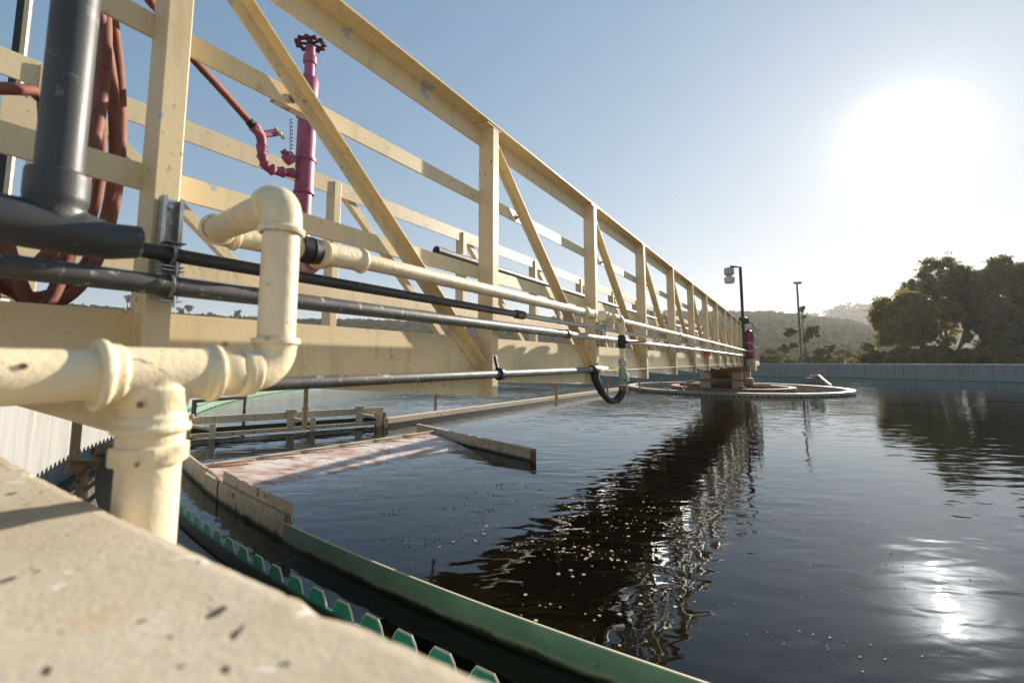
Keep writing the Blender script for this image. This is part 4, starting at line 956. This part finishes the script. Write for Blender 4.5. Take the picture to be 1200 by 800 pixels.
# young pine with separate tufts
pnb = gz(944, 50); pn = thing('young_pine', 'young thin pine with separate round tufts behind the slim pole', 'tree', pnb)
def pt_(x, y): return ong(x, y, 50)
mb = MB(); mb.tube([pnb, pt_(944, 410), pt_(941, 385), pt_(939, 365)], [.11, .09, .06, .03], 8)
tf = [(939, 363, .35, .5), (925, 389, .75, .7), (953, 386, .9, .75), (948, 392, .6, .5), (920, 408, .7, .7), (930, 404, .6, .6), (961, 411, .9, .55), (972, 408, .7, .6), (942, 372, .25, .4), (951, 421, .8, .4), (966, 419, .9, .4), (925, 423, .8, .3), (944, 398, .35, .5)]
for x, y, a, b in tf: mb.tube([pt_(942, min(424, y + 5)), pt_(x, y)], [.05, .02], 5)
mb.build('trunk', M['bark'], pn)
vs_, qs_, o_n = [], [], 0
for x, y, a, b in tf:
    cc = np.array([tuple(pt_(x, y) + Vector((random.gauss(0, a * .4), random.gauss(0, a * .4), random.gauss(0, b * .28)))) for _ in range(12)])
    v_, q_ = cards(cc, .13, 95, a * .42, .75); vs_.append(v_); qs_.append(q_ + o_n); o_n += len(v_)
npmesh('crown', np.vstack(vs_), np.vstack(qs_), M['pine'], pn)
# slim light pole
pb_ = ong(939.5, 423, 40); pb_.z = .45; ptz = ong(932, 332, 40).z
lpole = thing('slim_light_pole', 'tall slim dark pole with a small double head behind the far wall', 'lamp post', pb_)
MB().tube([pb_, Vector((pb_.x, pb_.y, ptz))], [.11, .075], 12).build('pole', M['polebrown'], lpole)
mb = MB(); q = Vector((pb_.x, pb_.y, ptz)); mb.box(q + up * .05, .55, .3, .14); mb.build('lamp_head', M['polebrown'], lpole, bevel=.03)
MB().box(q + Vector((.22, 0, .05)), .34, .26, .2).build('lamp_head', M['polebrown'], lpole, bevel=.04)
# left background: houses, spiky tree, dark pole by the bridge
def house(lab, x, y, dep, w_, h_, d_):
    c_ = ong(x, y, dep); t = thing('house', lab, 'house', c_ - up * h_)
    MB().box(c_ - up * (h_ / 2 + 1.5), w_, d_, h_ + 3).build('wall', M['housewall'], t)
    mb = MB(); a = w_ / 2 + .4; b = d_ / 2 + .4; z_ = c_.z; mb.add([(c_.x - a, c_.y - b, z_), (c_.x + a, c_.y - b, z_), (c_.x + a, c_.y + b, z_), (c_.x - a, c_.y + b, z_), (c_.x - a * .5, c_.y, z_ + 1.3), (c_.x + a * .5, c_.y, z_ + 1.3)], [[0, 1, 5, 4], [2, 3, 4, 5], [1, 2, 5], [3, 0, 4], [3, 2, 1, 0]]); mb.build('roof', M['rooftile'], t)
    for k in (-.25, .2): MB().box(c_ + Vector((w_ * k, -d_ / 2 - .03, -h_ * .45)), w_ * .14, .06, h_ * .35).build('window', M['black'], t)
house('pale hilltop house with brown roof seen under the hose bottoms', 68, 358, 330, 9, 3.2, 8)
house('cream building at the left edge seen under the conduits', -2, 350, 70, 6.5, 5, 6)
house('low pale hilltop house seen between conduit and beam left of riser pipe', 258, 372, 330, 12, 2.0, 8)
st_ = gz(24, 60); sp_t = thing('spiky_tree', 'sparse spiky tree seen through the gap below the hose', 'tree', st_)
tz = ong(25, 338, 60); MB().tube([st_, tz], [.15, .03], 6).build('trunk', M['bark'], sp_t); mb = MB()
for k in range(46):
    z_ = tz.z - .1 - k * .11; a = random.uniform(0, 6.28); L_ = .25 + k * .035; mb.tube([Vector((tz.x, tz.y, z_)), Vector((tz.x + L_ * math.cos(a), tz.y + L_ * math.sin(a), z_ + .1 + .2 * random.random()))], [.03, .012], 4)
mb.build('crown', M['pine'], sp_t)
def hilltree(lab, x, y, s_): 
    c_ = ong(x, y, 320); t = thing('hilltop_tree', lab, 'tree', c_ - up * 7 * s_, 'small trees on the left skyline')
    MB().tube([c_ - up * 8 * s_, c_], [.5, .2], 6).build('trunk', M['bark'], t)
    cc = np.array(c_) + rng.normal(size=(10, 3)) * 1.3 * s_; v_, q_ = cards(cc, .5, 50, 1.5 * s_, .9); npmesh('crown', v_, q_, M['scrub'], t)
for x, y, s_, lab in ((89, 359, .7, 'tiny round-headed tree on the skyline right of the pale house'), (212, 365, 1.0, 'leafy treetop on the skyline just right of the strut'), (222, 362, .9, 'taller treetop on the skyline beside its leafy neighbour'), (247, 370, .9, 'low treetop on the skyline left of the riser pipe'), (278, 368, .8, 'pointed treetop on the skyline nearest the riser pipe'), (150, 350, 1.0, 'treetop on the skyline touching the nearest bridge post')):
    hilltree(lab, x, y, s_)
dpz = ond(28, 60, 3.0)
ls = thing('dark_angle_pole', 'dark upright angle pole with a cream edge at upper left behind the bridge', 'pole', Vector((dpz.x, dpz.y, .85)))
ax3 = Vector((1, .1, 0)); MB().box(Vector((dpz.x - .02, dpz.y, 2.4)), .06, .012, 3.1, ax3).build('dark_face', M['black'], ls); MB().box(Vector((dpz.x + .030, dpz.y - .028, 2.4)), .022, .012, 3.1, ax3).build('cream_edge', M['creamfar'], ls)
gs = MB(); gs.box(ond(28, 133, 2.50), .12, .012, .14, U); gs.build('gusset_plate', M['creamfar'], br_)

# ================================================================== haze
hz = MB(); hz.box(Vector((0, 300, 68)), 2400, 2400, 142, Vector((1, 0, 0)))
m = NT('haze_air'); m.t.nodes.remove(m.b); pv_ = m.n('ShaderNodeVolumePrincipled'); pv_.inputs['Density'].default_value = .00035; pv_.inputs['Color'].default_value = (.93, .92, .90, 1); pv_.inputs['Anisotropy'].default_value = .35
m.l(pv_.outputs[0], m.out.inputs['Volume'])
tag(hz.build('haze', m.m), 'thin bright air haze over the hills', 'haze', kind='stuff')
